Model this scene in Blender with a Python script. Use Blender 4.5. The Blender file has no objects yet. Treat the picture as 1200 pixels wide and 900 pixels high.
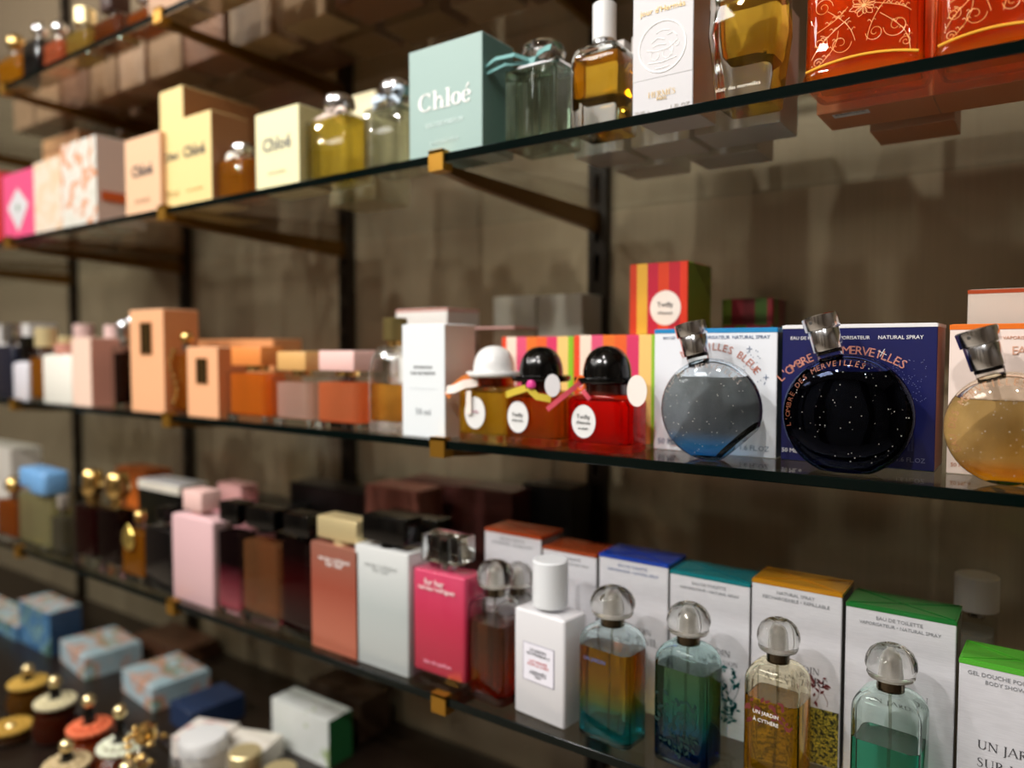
import bpy, bmesh, math, random
from mathutils import Vector, Matrix
PI = math.pi
C = bpy.context.scene.collection
sc = bpy.context.scene

# ---------------------------------------------------------------- camera, light, exposure
cam_d = bpy.data.cameras.new('camera')
cam_d.sensor_width = 36.0
cam_d.lens = 26.4
cam_d.clip_start = 0.02
cam_d.dof.use_dof = True
cam_d.dof.focus_distance = 0.53
cam_d.dof.aperture_fstop = 2.7
cam = bpy.data.objects.new('camera', cam_d)
cam.location = (0, 0, 0)
cam.rotation_euler = (math.radians(90 - 2.7325), 0, math.radians(35.341))
C.objects.link(cam)
sc.camera = cam

world = bpy.data.worlds.new('world')
world.use_nodes = True
world.node_tree.nodes['Background'].inputs[0].default_value = (0.9, 0.85, 0.78, 1)
world.node_tree.nodes['Background'].inputs[1].default_value = 0.05
sc.world = world
vs = sc.view_settings
vs.view_transform = 'Standard'
vs.look = 'None'
vs.gamma = 1.0
vs.use_curve_mapping = False
vs.exposure = 0.35
sc.cycles.use_denoising = True
sc.cycles.max_bounces = 16
sc.cycles.transmission_bounces = 14
sc.cycles.transparent_max_bounces = 24
sc.cycles.glossy_bounces = 6
sc.cycles.diffuse_bounces = 4
sc.cycles.sample_clamp_indirect = 6.0
sc.cycles.blur_glossy = 0.3
sc.cycles.caustics_reflective = True
sc.cycles.caustics_refractive = True

CEIL = 1.30
LAMPS = [  # x, y, power, disc diameter
    (-0.75, -1.05, 11.5, 0.07),
    (-1.75, -0.95, 7.0, 0.07),
    (-2.75, -0.95, 5.0, 0.07),
    (0.15, -1.05, 9.0, 0.07),
    (-1.25, -0.35, 5.0, 0.09),
    (-0.30, -0.30, 5.0, 0.09),
    (-2.25, -0.30, 4.5, 0.09),
]
FILL_PANELS = [(-1.25, -1.2, 16.0), (-2.6, -1.5, 7.0)]  # soft panels added for fill light and reflections on chrome

# ---------------------------------------------------------------- materials
def lin(h):
    h = h.lstrip('#')
    out = []
    for i in (0, 2, 4):
        c = int(h[i:i+2], 16) / 255
        out.append(c / 12.92 if c <= 0.04045 else ((c + 0.055) / 1.055) ** 2.4)
    return tuple(out) + (1.0,)

_mats = {}
def newmat(key):
    m = bpy.data.materials.new(key)
    m.use_nodes = True
    nt = m.node_tree
    nt.nodes.clear()
    out = nt.nodes.new('ShaderNodeOutputMaterial')
    return m, nt, out

def N(nt, typ, **kw):
    n = nt.nodes.new(typ)
    for k, v in kw.items():
        if k.startswith('i_'):
            n.inputs[k[2:].replace('_', ' ')].default_value = v
        else:
            setattr(n, k, v)
    return n

def pbr(col, rough=0.45, metal=0.0, coat=0.0, noise=0.0, scale=60.0):
    key = 'paint_%s_%d_%d_%d_%d' % (col.strip('#'), rough*100, metal*100, coat*100, noise*100)
    if key in _mats: return _mats[key]
    m, nt, out = newmat(key)
    b = N(nt, 'ShaderNodeBsdfPrincipled')
    b.inputs['Base Color'].default_value = lin(col)
    b.inputs['Roughness'].default_value = rough
    b.inputs['Metallic'].default_value = metal
    b.inputs['Coat Weight'].default_value = coat
    b.inputs['Coat Roughness'].default_value = 0.06
    tc = N(nt, 'ShaderNodeTexCoord')
    nz = N(nt, 'ShaderNodeTexNoise'); nz.inputs['Scale'].default_value = scale * 6
    nt.links.new(tc.outputs['Object'], nz.inputs['Vector'])
    bp = N(nt, 'ShaderNodeBump'); bp.inputs['Strength'].default_value = 0.03 + noise
    bp.inputs['Distance'].default_value = 0.0004
    nt.links.new(nz.outputs['Fac'], bp.inputs['Height'])
    nt.links.new(bp.outputs['Normal'], b.inputs['Normal'])
    nt.links.new(b.outputs[0], out.inputs[0])
    _mats[key] = m
    return m

def fresnel(nt, ior=1.45):
    """Fresnel factor for a thin sheet, alike from both sides"""
    g = N(nt, 'ShaderNodeNewGeometry')
    mx = N(nt, 'ShaderNodeMix'); mx.data_type = 'FLOAT'
    mx.inputs[2].default_value = ior; mx.inputs[3].default_value = 1 / ior
    nt.links.new(g.outputs['Backfacing'], mx.inputs[0])
    f = N(nt, 'ShaderNodeFresnel')
    nt.links.new(mx.outputs[0], f.inputs['IOR'])
    return f

def thin_glass(col='#FFFFFF', ior=1.45, gain=1.0):
    key = 'thin_glass_%s_%d_%d' % (col.strip('#'), ior*100, gain*100)
    if key in _mats: return _mats[key]
    m, nt, out = newmat(key)
    t = N(nt, 'ShaderNodeBsdfTransparent'); t.inputs[0].default_value = lin(col)
    g = N(nt, 'ShaderNodeBsdfGlossy'); g.inputs['Roughness'].default_value = 0.02
    f = fresnel(nt, ior)
    fac = f.outputs[0]
    if gain != 1.0:
        k = N(nt, 'ShaderNodeMath', operation='MULTIPLY'); k.use_clamp = True
        k.inputs[1].default_value = gain
        nt.links.new(fac, k.inputs[0]); fac = k.outputs[0]
    mix = N(nt, 'ShaderNodeMixShader')
    nt.links.new(fac, mix.inputs[0]); nt.links.new(t.outputs[0], mix.inputs[1]); nt.links.new(g.outputs[0], mix.inputs[2])
    nt.links.new(mix.outputs[0], out.inputs[0])
    _mats[key] = m
    return m

def glass(col='#FFFFFF', ior=1.45, rough=0.0):
    key = 'glass_%s_%d_%d' % (col.strip('#'), ior*1000, rough*100)
    if key in _mats: return _mats[key]
    m, nt, out = newmat(key)
    g = N(nt, 'ShaderNodeBsdfGlass'); g.inputs['Color'].default_value = lin(col)
    g.inputs['IOR'].default_value = ior; g.inputs['Roughness'].default_value = rough
    nt.links.new(g.outputs[0], out.inputs[0])
    _mats[key] = m
    return m

def soft_glass(col='#FFFFFF', ior=1.45, clear=0.5, gloss=True):
    """thin-walled bottle glass: part of the light goes straight through the wall, part is bent"""
    key = 'soft_glass_%s_%d_%d' % (col.strip('#'), ior*1000, clear*100)
    if key in _mats: return _mats[key]
    m, nt, out = newmat(key)
    g = N(nt, 'ShaderNodeBsdfGlass'); g.inputs['Color'].default_value = lin(col)
    g.inputs['IOR'].default_value = ior; g.inputs['Roughness'].default_value = 0
    t = N(nt, 'ShaderNodeBsdfTransparent'); t.inputs[0].default_value = lin(col)
    gl = N(nt, 'ShaderNodeBsdfGlossy'); gl.inputs['Roughness'].default_value = 0.0
    m1 = N(nt, 'ShaderNodeMixShader'); m1.inputs[0].default_value = clear
    nt.links.new(g.outputs[0], m1.inputs[1]); nt.links.new(t.outputs[0], m1.inputs[2])
    f = fresnel(nt, ior)
    k = N(nt, 'ShaderNodeMath', operation='MULTIPLY'); k.inputs[1].default_value = clear if gloss else 0.0
    nt.links.new(f.outputs[0], k.inputs[0])
    m2 = N(nt, 'ShaderNodeMixShader')
    nt.links.new(k.outputs[0], m2.inputs[0]); nt.links.new(m1.outputs[0], m2.inputs[1]); nt.links.new(gl.outputs[0], m2.inputs[2])
    nt.links.new(m2.outputs[0], out.inputs[0])
    _mats[key] = m
    return m

def cloudy(col, dens=0.4, tint=None, ramp=None):
    """perfume: light passes through tinted, some is scattered; ramp = [(height 0..1, colour)] along the part's height"""
    key = 'perfume_%s_%d' % (col.strip('#'), dens*100) + ('_' + ''.join(c.strip('#') for _, c in ramp) if ramp else '')
    if key in _mats: return _mats[key]
    m, nt, out = newmat(key[:60])
    t = N(nt, 'ShaderNodeBsdfTransparent')
    d = N(nt, 'ShaderNodeBsdfDiffuse')
    tr = N(nt, 'ShaderNodeBsdfTranslucent')
    for n in (d, tr): n.inputs[0].default_value = lin(col)
    t.inputs[0].default_value = tuple(c ** .5 for c in lin(col))
    if ramp:
        tc = N(nt, 'ShaderNodeTexCoord'); sp = N(nt, 'ShaderNodeSeparateXYZ')
        nt.links.new(tc.outputs['Generated'], sp.inputs[0])
        cr = N(nt, 'ShaderNodeValToRGB')
        el = cr.color_ramp.elements
        while len(el) < len(ramp): el.new(0.5)
        for e, (p, c) in zip(el, ramp): e.position = p; e.color = lin(c)
        nt.links.new(sp.outputs['Z'], cr.inputs[0])
        for n in (d, tr): nt.links.new(cr.outputs[0], n.inputs[0])
        gm = N(nt, 'ShaderNodeGamma'); gm.inputs[1].default_value = .5
        nt.links.new(cr.outputs[0], gm.inputs[0]); nt.links.new(gm.outputs[0], t.inputs[0])
    m1 = N(nt, 'ShaderNodeMixShader'); m1.inputs[0].default_value = 0.6
    nt.links.new(d.outputs[0], m1.inputs[1]); nt.links.new(tr.outputs[0], m1.inputs[2])
    m2 = N(nt, 'ShaderNodeMixShader'); m2.inputs[0].default_value = dens
    nt.links.new(t.outputs[0], m2.inputs[1]); nt.links.new(m1.outputs[0], m2.inputs[2])
    nt.links.new(m2.outputs[0], out.inputs[0])
    _mats[key] = m
    return m

def tinted(col, ior=0.90, ramp=None, cloud=0.0, clear=0.0):
    """clear coloured liquid inside solid glass (index relative to the glass)"""
    key = 'liquid_%s_%d_%d_%d' % (col.strip('#'), ior*100, cloud*100, clear*100) + ('_' + ''.join(c.strip('#') for _, c in ramp) if ramp else '')
    if key in _mats: return _mats[key]
    m, nt, out = newmat(key[:60])
    g = N(nt, 'ShaderNodeBsdfRefraction'); g.inputs['IOR'].default_value = ior; g.inputs['Roughness'].default_value = 0
    d = N(nt, 'ShaderNodeBsdfTranslucent'); df = N(nt, 'ShaderNodeBsdfDiffuse')
    for n in (d, df): n.inputs['Color'].default_value = lin(col)
    g.inputs['Color'].default_value = tuple(c ** .5 for c in lin(col))     # half of the tint on entering, half on leaving
    if ramp:
        tc = N(nt, 'ShaderNodeTexCoord'); sp = N(nt, 'ShaderNodeSeparateXYZ')
        nt.links.new(tc.outputs['Generated'], sp.inputs[0])
        cr = N(nt, 'ShaderNodeValToRGB'); el = cr.color_ramp.elements
        while len(el) < len(ramp): el.new(0.5)
        for e, (p, c) in zip(el, ramp): e.position = p; e.color = lin(c)
        nt.links.new(sp.outputs['Z'], cr.inputs[0])
        for n in (d, df): nt.links.new(cr.outputs[0], n.inputs['Color'])
        gm = N(nt, 'ShaderNodeGamma'); gm.inputs[1].default_value = .5
        nt.links.new(cr.outputs[0], gm.inputs[0]); nt.links.new(gm.outputs[0], g.inputs['Color'])
    m1 = N(nt, 'ShaderNodeMixShader'); m1.inputs[0].default_value = 0.5
    nt.links.new(d.outputs[0], m1.inputs[1]); nt.links.new(df.outputs[0], m1.inputs[2])
    m2 = N(nt, 'ShaderNodeMixShader'); m2.inputs[0].default_value = cloud
    t = N(nt, 'ShaderNodeBsdfTransparent')
    if ramp: nt.links.new(gm.outputs[0], t.inputs[0])
    else: t.inputs[0].default_value = tuple(c ** .5 for c in lin(col))
    m0 = N(nt, 'ShaderNodeMixShader'); m0.inputs[0].default_value = clear
    nt.links.new(g.outputs[0], m0.inputs[1]); nt.links.new(t.outputs[0], m0.inputs[2])
    nt.links.new(m0.outputs[0], m2.inputs[1]); nt.links.new(m1.outputs[0], m2.inputs[2])
    nt.links.new(m2.outputs[0], out.inputs[0])
    _mats[key] = m
    return m

def blotch(name, cols, scale=40, rough=0.4, stretch=(1, 1, 1), sharp=True, pos=None):
    """printed pattern of several colours in irregular patches"""
    if name in _mats: return _mats[name]
    m, nt, out = newmat(name)
    tc = N(nt, 'ShaderNodeTexCoord'); mp = N(nt, 'ShaderNodeMapping'); mp.inputs['Scale'].default_value = stretch
    nz = N(nt, 'ShaderNodeTexNoise'); nz.inputs['Scale'].default_value = scale; nz.inputs['Detail'].default_value = 4
    cr = N(nt, 'ShaderNodeValToRGB'); el = cr.color_ramp.elements
    while len(el) < len(cols): el.new(0.5)
    n = len(cols)
    for i, (e, c) in enumerate(zip(el, cols)):
        e.position = pos[i] if pos else 0.3 + 0.4 * i / n; e.color = lin(c)
    cr.color_ramp.interpolation = 'CONSTANT' if sharp else 'LINEAR'
    b = N(nt, 'ShaderNodeBsdfPrincipled'); b.inputs['Roughness'].default_value = rough
    nt.links.new(tc.outputs['Object'], mp.inputs[0]); nt.links.new(mp.outputs[0], nz.inputs['Vector'])
    nt.links.new(nz.outputs['Fac'], cr.inputs[0]); nt.links.new(cr.outputs[0], b.inputs['Base Color'])
    nt.links.new(b.outputs[0], out.inputs[0])
    _mats[name] = m
    return m

def striped(name, cols, width, rough=0.35, noise=0.0):
    """vertical printed bands of colour, width in metres"""
    if name in _mats: return _mats[name]
    m, nt, out = newmat(name)
    tc = N(nt, 'ShaderNodeTexCoord'); sp = N(nt, 'ShaderNodeSeparateXYZ')
    nt.links.new(tc.outputs['Object'], sp.inputs[0])
    # x + 0.9 y so that the bands also turn the corner onto the sides
    ad = N(nt, 'ShaderNodeMath', operation='MULTIPLY_ADD'); ad.inputs[1].default_value = 0.9
    nt.links.new(sp.outputs['Y'], ad.inputs[0]); nt.links.new(sp.outputs['X'], ad.inputs[2])
    zz = N(nt, 'ShaderNodeMath', operation='MULTIPLY'); zz.inputs[1].default_value = 9.0
    nt.links.new(sp.outputs['Z'], zz.inputs[0])
    fl = N(nt, 'ShaderNodeMath', operation='FLOOR'); nt.links.new(zz.outputs[0], fl.inputs[0])
    sh = N(nt, 'ShaderNodeMath', operation='MULTIPLY_ADD'); sh.inputs[1].default_value = width * 1.3
    nt.links.new(fl.outputs[0], sh.inputs[0]); nt.links.new(ad.outputs[0], sh.inputs[2])
    ml = N(nt, 'ShaderNodeMath', operation='MULTIPLY'); ml.inputs[1].default_value = 1 / (width * len(cols))
    nt.links.new(sh.outputs[0], ml.inputs[0])
    fr = N(nt, 'ShaderNodeMath', operation='FRACT'); nt.links.new(ml.outputs[0], fr.inputs[0])
    cr = N(nt, 'ShaderNodeValToRGB'); el = cr.color_ramp.elements
    while len(el) < len(cols): el.new(0.5)
    for i, (e, c) in enumerate(zip(el, cols)): e.position = i / len(cols); e.color = lin(c)
    cr.color_ramp.interpolation = 'CONSTANT'
    nt.links.new(fr.outputs[0], cr.inputs[0])
    b = N(nt, 'ShaderNodeBsdfPrincipled'); b.inputs['Roughness'].default_value = rough
    nt.links.new(cr.outputs[0], b.inputs['Base Color']); nt.links.new(b.outputs[0], out.inputs[0])
    _mats[name] = m
    return m

def vgrad(name, ramp, rough=0.35, metal=0.0, coat=0.0):
    """solid coating whose colour changes with height"""
    if name in _mats: return _mats[name]
    m, nt, out = newmat(name)
    tc = N(nt, 'ShaderNodeTexCoord'); sp = N(nt, 'ShaderNodeSeparateXYZ')
    nt.links.new(tc.outputs['Generated'], sp.inputs[0])
    cr = N(nt, 'ShaderNodeValToRGB'); el = cr.color_ramp.elements
    while len(el) < len(ramp): el.new(0.5)
    for e, (p, c) in zip(el, ramp): e.position = p; e.color = lin(c)
    nt.links.new(sp.outputs['Z'], cr.inputs[0])
    b = N(nt, 'ShaderNodeBsdfPrincipled'); b.inputs['Roughness'].default_value = rough
    b.inputs['Metallic'].default_value = metal; b.inputs['Coat Weight'].default_value = coat
    nt.links.new(cr.outputs[0], b.inputs['Base Color']); nt.links.new(b.outputs[0], out.inputs[0])
    _mats[name] = m
    return m

CHROME = pbr('#E2E4E8', 0.17, 1.0)
STEEL = pbr('#A8A29A', 0.25, 1.0)
GOLD = pbr('#E2BE78', 0.22, 1.0)
PALEGOLD = pbr('#F0DCA6', 0.35, 0.6)
BRASS = pbr('#B8862F', 0.35, 0.8)
BLACK = pbr('#040404', 0.16, 0.0, 0.0)
WHITE = pbr('#E6E6E4', 0.35, 0.0, 0.3)
PAPER = pbr('#CCCACB', 0.5)
INK = pbr('#3A3A3E', 0.6)
INKW = pbr('#F4F2EE', 0.5)
INKGOLD = pbr('#B5975A', 0.4, 0.5)
COPPERINK = pbr('#E08A5A', 0.35, 0.4)
TGLASS = thin_glass('#F4F6F4')
RGLASS = glass('#FBFDFC', 1.45)
SGLASS = soft_glass('#FBFDFC', 1.45, .55)
HOLLOW = glass('#FFFFFF', 1 / 1.45)

# ---------------------------------------------------------------- mesh helpers
def mesh_obj(name, verts, faces, mats, parent=None, loc=None, rot=None, angle=38, mi=None):
    me = bpy.data.meshes.new(name)
    me.from_pydata([tuple(v) for v in verts], [], faces)
    if not isinstance(mats, (list, tuple)): mats = [mats]
    for m in mats: me.materials.append(m)
    if mi: me.polygons.foreach_set('material_index', mi)
    if angle:
        me.polygons.foreach_set('use_smooth', [True] * len(me.polygons))
        me.set_sharp_from_angle(angle=math.radians(angle))
    me.update()
    o = bpy.data.objects.new(name, me)
    C.objects.link(o)
    if parent: o.parent = parent
    if loc: o.location = loc
    if rot: o.rotation_euler = rot
    return o

def bm_obj(name, bm, mats, parent=None, loc=None, rot=None, angle=38):
    bmesh.ops.recalc_face_normals(bm, faces=bm.faces)
    me = bpy.data.meshes.new(name)
    bm.to_mesh(me); bm.free()
    if not isinstance(mats, (list, tuple)): mats = [mats]
    for m in mats: me.materials.append(m)
    if angle:
        me.polygons.foreach_set('use_smooth', [True] * len(me.polygons))
        me.set_sharp_from_angle(angle=math.radians(angle))
    o = bpy.data.objects.new(name, me)
    C.objects.link(o)
    if parent: o.parent = parent
    if loc: o.location = loc
    if rot: o.rotation_euler = rot
    return o

def thing(name, label, cat, loc, rotz=0.0, group=None):
    o = bpy.data.objects.new(name, None)
    o.empty_display_size = 0.01
    C.objects.link(o)
    o.location = loc; o.rotation_euler = (0, 0, rotz)
    o['label'] = label; o['category'] = cat
    if group: o['group'] = group
    return o

def tag(o, label, cat, group=None):
    o['label'] = label; o['category'] = cat
    if group: o['group'] = group
    return o

def struct(o):
    o['kind'] = 'structure'; return o

def ring(hw, hd, r, z, cx=0.0, cy=0.0, k=5):
    r = max(min(r, hw, hd), 1e-5)
    out = []
    for (sx, sy, a0) in ((1, 1, 0), (-1, 1, PI/2), (-1, -1, PI), (1, -1, 3*PI/2)):
        for i in range(k + 1):
            a = a0 + i / k * PI / 2
            out.append((cx + sx*(hw - r) + r*math.cos(a), cy + sy*(hd - r) + r*math.sin(a), z))
    return out

def loft(secs, k=5, caps=(True, True)):
    """secs: (z, half width, half depth, corner radius[, cx, cy])"""
    verts, faces = [], []
    n = 4 * (k + 1)
    for s in secs:
        verts += ring(s[1], s[2], s[3], s[0], *(s[4:6] if len(s) > 4 else ()), k=k)
    for j in range(len(secs) - 1):
        for i in range(n):
            a, b = j*n + i, j*n + (i+1) % n
            faces.append((a, b, b + n, a + n))
    if caps[0]: faces.append(tuple(reversed(range(n))))
    if caps[1]: faces.append(tuple(range((len(secs)-1)*n, len(secs)*n)))
    return verts, faces

def fluted(vf, n, cy, amp=.0007, freq=9):  # shape added to liquids so refraction draws light and dark streaks
    """vertical flutes pressed into a lofted body with n points per ring"""
    v, f = vf
    out = []
    for i, (x, y, z) in enumerate(v):
        q = 1 - amp * (1 + math.cos(freq * 2*PI * (i % n) / n)) / max(math.hypot(x, y - cy), .004)
        out.append((x*q, cy + (y - cy)*q, z))
    return out, f

def lathe(prof, seg=28, sx=1.0, sy=1.0):
    """prof: (radius, z) from bottom to top; ends closed"""
    return loft([(z, r*sx, r*sy, r*min(sx, sy)) for r, z in prof], k=max(3, seg//4 - 1))

def boxv(x0, x1, y0, y1, z0, z1):
    v = [(x0,y0,z0),(x1,y0,z0),(x1,y1,z0),(x0,y1,z0),(x0,y0,z1),(x1,y0,z1),(x1,y1,z1),(x0,y1,z1)]
    f = [(0,3,2,1),(4,5,6,7),(0,1,5,4),(1,2,6,5),(2,3,7,6),(3,0,4,7)]
    return v, f

def box(name, x0, x1, y0, y1, z0, z1, mat, parent=None, bev=0.0004, **kw):
    hw, hd = (x1-x0)/2, (y1-y0)/2
    cx, cy = (x0+x1)/2, (y0+y1)/2
    b = min(bev, hw*.4, hd*.4, (z1-z0)*.4)
    v, f = loft([(z0, hw-b, hd-b, b*.3, cx, cy), (z0+b, hw, hd, b, cx, cy), (z1-b, hw, hd, b, cx, cy), (z1, hw-b, hd-b, b*.3, cx, cy)], k=1)
    return mesh_obj(name, v, f, mat, parent, **kw)

def tube_vf(pts, r, seg=6, closed=False, flat=None):
    """tube along points; flat = (half width direction vector) for a ribbon"""
    verts, faces = [], []
    pts = [Vector(p) for p in pts]
    n = len(pts)
    prev = None
    for i, p in enumerate(pts):
        if closed: t = pts[(i+1) % n] - pts[i-1]
        else: t = pts[min(i+1, n-1)] - pts[max(i-1, 0)]
        if t.length < 1e-9: t = Vector((0, 0, 1))
        t.normalize()
        if prev is None:
            u = t.orthogonal().normalized()
        else:
            u = (prev - t*prev.dot(t))
            u = u.normalized() if u.length > 1e-6 else t.orthogonal().normalized()
        prev = u
        w = t.cross(u)
        rr = r[i] if isinstance(r, (list, tuple)) else r
        for s in range(seg):
            a = s / seg * 2 * PI
            verts.append(p + u*rr*math.cos(a) + w*rr*math.sin(a))
    m = n if closed else n - 1
    for i in range(m):
        for s in range(seg):
            a = i*seg + s; b = i*seg + (s+1) % seg
            c = ((i+1) % n)*seg + (s+1) % seg; d = ((i+1) % n)*seg + s
            faces.append((a, b, c, d))
    if not closed:
        faces.append(tuple(reversed(range(seg)))); faces.append(tuple(range((n-1)*seg, n*seg)))
    return verts, faces

def strip_vf(pts, wdir, hw, th):
    """flat ribbon along points, width along wdir"""
    verts, faces = [], []
    pts = [Vector(p) for p in pts]; n = len(pts)
    for i, p in enumerate(pts):
        t = (pts[min(i+1, n-1)] - pts[max(i-1, 0)]).normalized()
        w = Vector(wdir[i] if isinstance(wdir, list) else wdir); w = (w - t*w.dot(t)).normalized()
        nn = t.cross(w)
        for a, b in ((-1, -1), (1, -1), (1, 1), (-1, 1)):
            verts.append(p + w*hw*a + nn*th*b)
    for i in range(n-1):
        for s in range(4):
            a = i*4+s; b = i*4+(s+1) % 4
            faces.append((a, b, b+4, a+4))
    faces.append((3, 2, 1, 0)); faces.append(tuple(range((n-1)*4, n*4)))
    return verts, faces

def joinvf(parts):
    V, Fc = [], []
    for v, f in parts:
        o = len(V); V += list(v); Fc += [tuple(i+o for i in q) for q in f]
    return V, Fc

_tc = {}
def text_mesh(s, bold=0.0, ext=0.004):
    key = (s, bold, ext)
    if key in _tc: return _tc[key]
    cu = bpy.data.curves.new('lettering', 'FONT')
    cu.body = s; cu.size = 1.0; cu.align_x = 'CENTER'; cu.offset = bold
    cu.resolution_u = 2
    cu.extrude = ext
    tmp = bpy.data.objects.new('tmp', cu)
    me = bpy.data.meshes.new_from_object(tmp)
    bpy.data.objects.remove(tmp); bpy.data.curves.remove(cu)
    xs = [v.co.x for v in me.vertices] or [0]; ys = [v.co.y for v in me.vertices] or [0]
    _tc[key] = (me, min(xs), max(xs), min(ys), max(ys))
    return _tc[key]

def text(s, parent, x, z, width, mat, y=-0.0003, height=None, bold=0.0, rotz=0.0, tilt=0.0, plane='front', name='lettering'):
    """line of print centred at x, baseline z, fitted to a width"""
    me0, x0, x1, y0, y1 = text_mesh(s, bold)
    me = me0.copy(); me.materials.clear(); me.materials.append(mat)
    o = bpy.data.objects.new(name, me); C.objects.link(o); o.parent = parent
    k = width / max(x1 - x0, 1e-6)
    ky = k if height is None else height / max(y1 - y0, 1e-6)
    for v in me.vertices:
        v.co.x = (v.co.x - (x0+x1)/2) * k; v.co.y *= ky; v.co.z *= 0.03
    o.location = (x, y, z)
    o.rotation_euler = (PI/2, 0, rotz) if plane == 'front' else (0, 0, rotz)
    if tilt: o.rotation_euler = (PI/2, tilt, rotz)
    return o

def arc_text(s, parent, cx, cz, R, a_mid, span, h, mat, y=-0.0004, name='lettering', yfun=None):
    """letters around an arc (angles clockwise from the top), joined as one print"""
    parts = []
    n = len(s)
    for i, ch in enumerate(s):
        if ch == ' ': continue
        me0, x0, x1, y0, y1 = text_mesh(ch, 0.0)
        a = a_mid + (i - (n-1)/2) / max(n-1, 1) * span
        ca, sa = math.cos(-a), math.sin(-a)
        k = h / 0.72
        vs_ = []
        for v in me0.vertices:
            lx = (v.co.x - (x0+x1)/2) * k; lz = v.co.y * k + R - h/2
            X_, Z_ = cx + lx*ca - lz*sa, cz + lx*sa + lz*ca
            yy = y if yfun is None else yfun(X_ - cx, Z_ - cz)
            vs_.append((X_, yy - v.co.z*0.02, Z_))
        parts.append((vs_, [tuple(p.vertices) for p in me0.polygons]))
    if not parts: return None
    v, f = joinvf(parts)
    return mesh_obj(name, v, f, mat, parent, angle=0)

def disc_vf(cx, cz, rx, rz, y0, y1, n=28):
    v = [(cx + rx*math.cos(i/n*2*PI), y0, cz + rz*math.sin(i/n*2*PI)) for i in range(n)]
    v += [(p[0], y1, p[2]) for p in v]
    f = [tuple(range(n)), tuple(reversed(range(n, 2*n)))]
    f += [((i+1) % n, i, i+n, (i+1) % n + n) for i in range(n)]
    return v, f

def oval(name, parent, cx, cz, rx, rz, mat, y=-0.0005, th=0.0004):
    v, f = disc_vf(cx, cz, rx, rz, y, y + th)
    return mesh_obj(name, v, f, mat, parent, angle=30)

def plate(name, parent, cx, cz, w, h, mat, y=-0.0004, th=0.0003):
    return box(name, cx-w/2, cx+w/2, y, y+th, cz-h/2, cz+h/2, mat, parent, bev=0.0001)

# ---------------------------------------------------------------- cartons and bottles
SH = {'O': .433, 'A': .182, 'B': -.088, 'C': -.338, 'D': -.600}

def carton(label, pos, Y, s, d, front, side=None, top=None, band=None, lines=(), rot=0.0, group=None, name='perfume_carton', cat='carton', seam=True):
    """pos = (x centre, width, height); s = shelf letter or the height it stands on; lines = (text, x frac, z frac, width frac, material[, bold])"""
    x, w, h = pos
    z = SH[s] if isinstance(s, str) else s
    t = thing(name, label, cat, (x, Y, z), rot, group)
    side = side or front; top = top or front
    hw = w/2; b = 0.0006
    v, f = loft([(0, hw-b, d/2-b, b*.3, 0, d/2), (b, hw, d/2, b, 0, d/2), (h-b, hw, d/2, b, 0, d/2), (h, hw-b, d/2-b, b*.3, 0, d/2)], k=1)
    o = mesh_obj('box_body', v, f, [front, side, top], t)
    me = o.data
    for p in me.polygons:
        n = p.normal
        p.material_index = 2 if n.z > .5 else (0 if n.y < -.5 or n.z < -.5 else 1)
    if seam:   # tuck flap of the lid: a slightly proud sheet set back from the edges
        box('lid_flap', -hw+.0012, hw-.0012, .0016, d-.0014, h-.0002, h+.0003, top, t, bev=.0001)
    if band:
        bh, bm_ = band
        v, f = loft([(h-bh, hw+.0003, d/2+.0003, b, 0, d/2), (h-.0001, hw+.0003, d/2+.0003, b, 0, d/2)], k=1, caps=(True, True))
        mesh_obj('top_band', v, f, bm_, t)
    for L in lines:
        text(L[0], t, L[1]*w, L[2]*h, L[3]*w, L[4], bold=L[5] if len(L) > 5 else 0.0)
    return t

def body_secs(hw, hd, h, r, bev=.0018, sh=0.0, nk=.006, cy=0.0, z0=0.0, steps=6, pw=1.0):
    s = [(z0, hw-bev, hd-bev, max(r-bev, .0004), 0, cy), (z0+bev*.3, hw-bev*.3, hd-bev*.3, r, 0, cy), (z0+bev, hw, hd, r, 0, cy)]
    if sh > 0:
        zs = z0 + h - sh
        for i in range(steps + 1):
            a = i/steps*PI/2
            q = math.cos(a)**pw
            s.append((zs + sh*math.sin(a), nk+(hw-nk)*q, nk+(hd-nk)*q, nk+(r-nk)*q if r > nk else min(r + (nk-r)*(1-q), nk), 0, cy))
    else:
        s += [(z0+h-bev, hw, hd, r, 0, cy), (z0+h-bev*.3, hw-bev*.3, hd-bev*.3, r, 0, cy), (z0+h, hw-bev, hd-bev, max(r-bev, .0004), 0, cy)]
    return s

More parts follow.
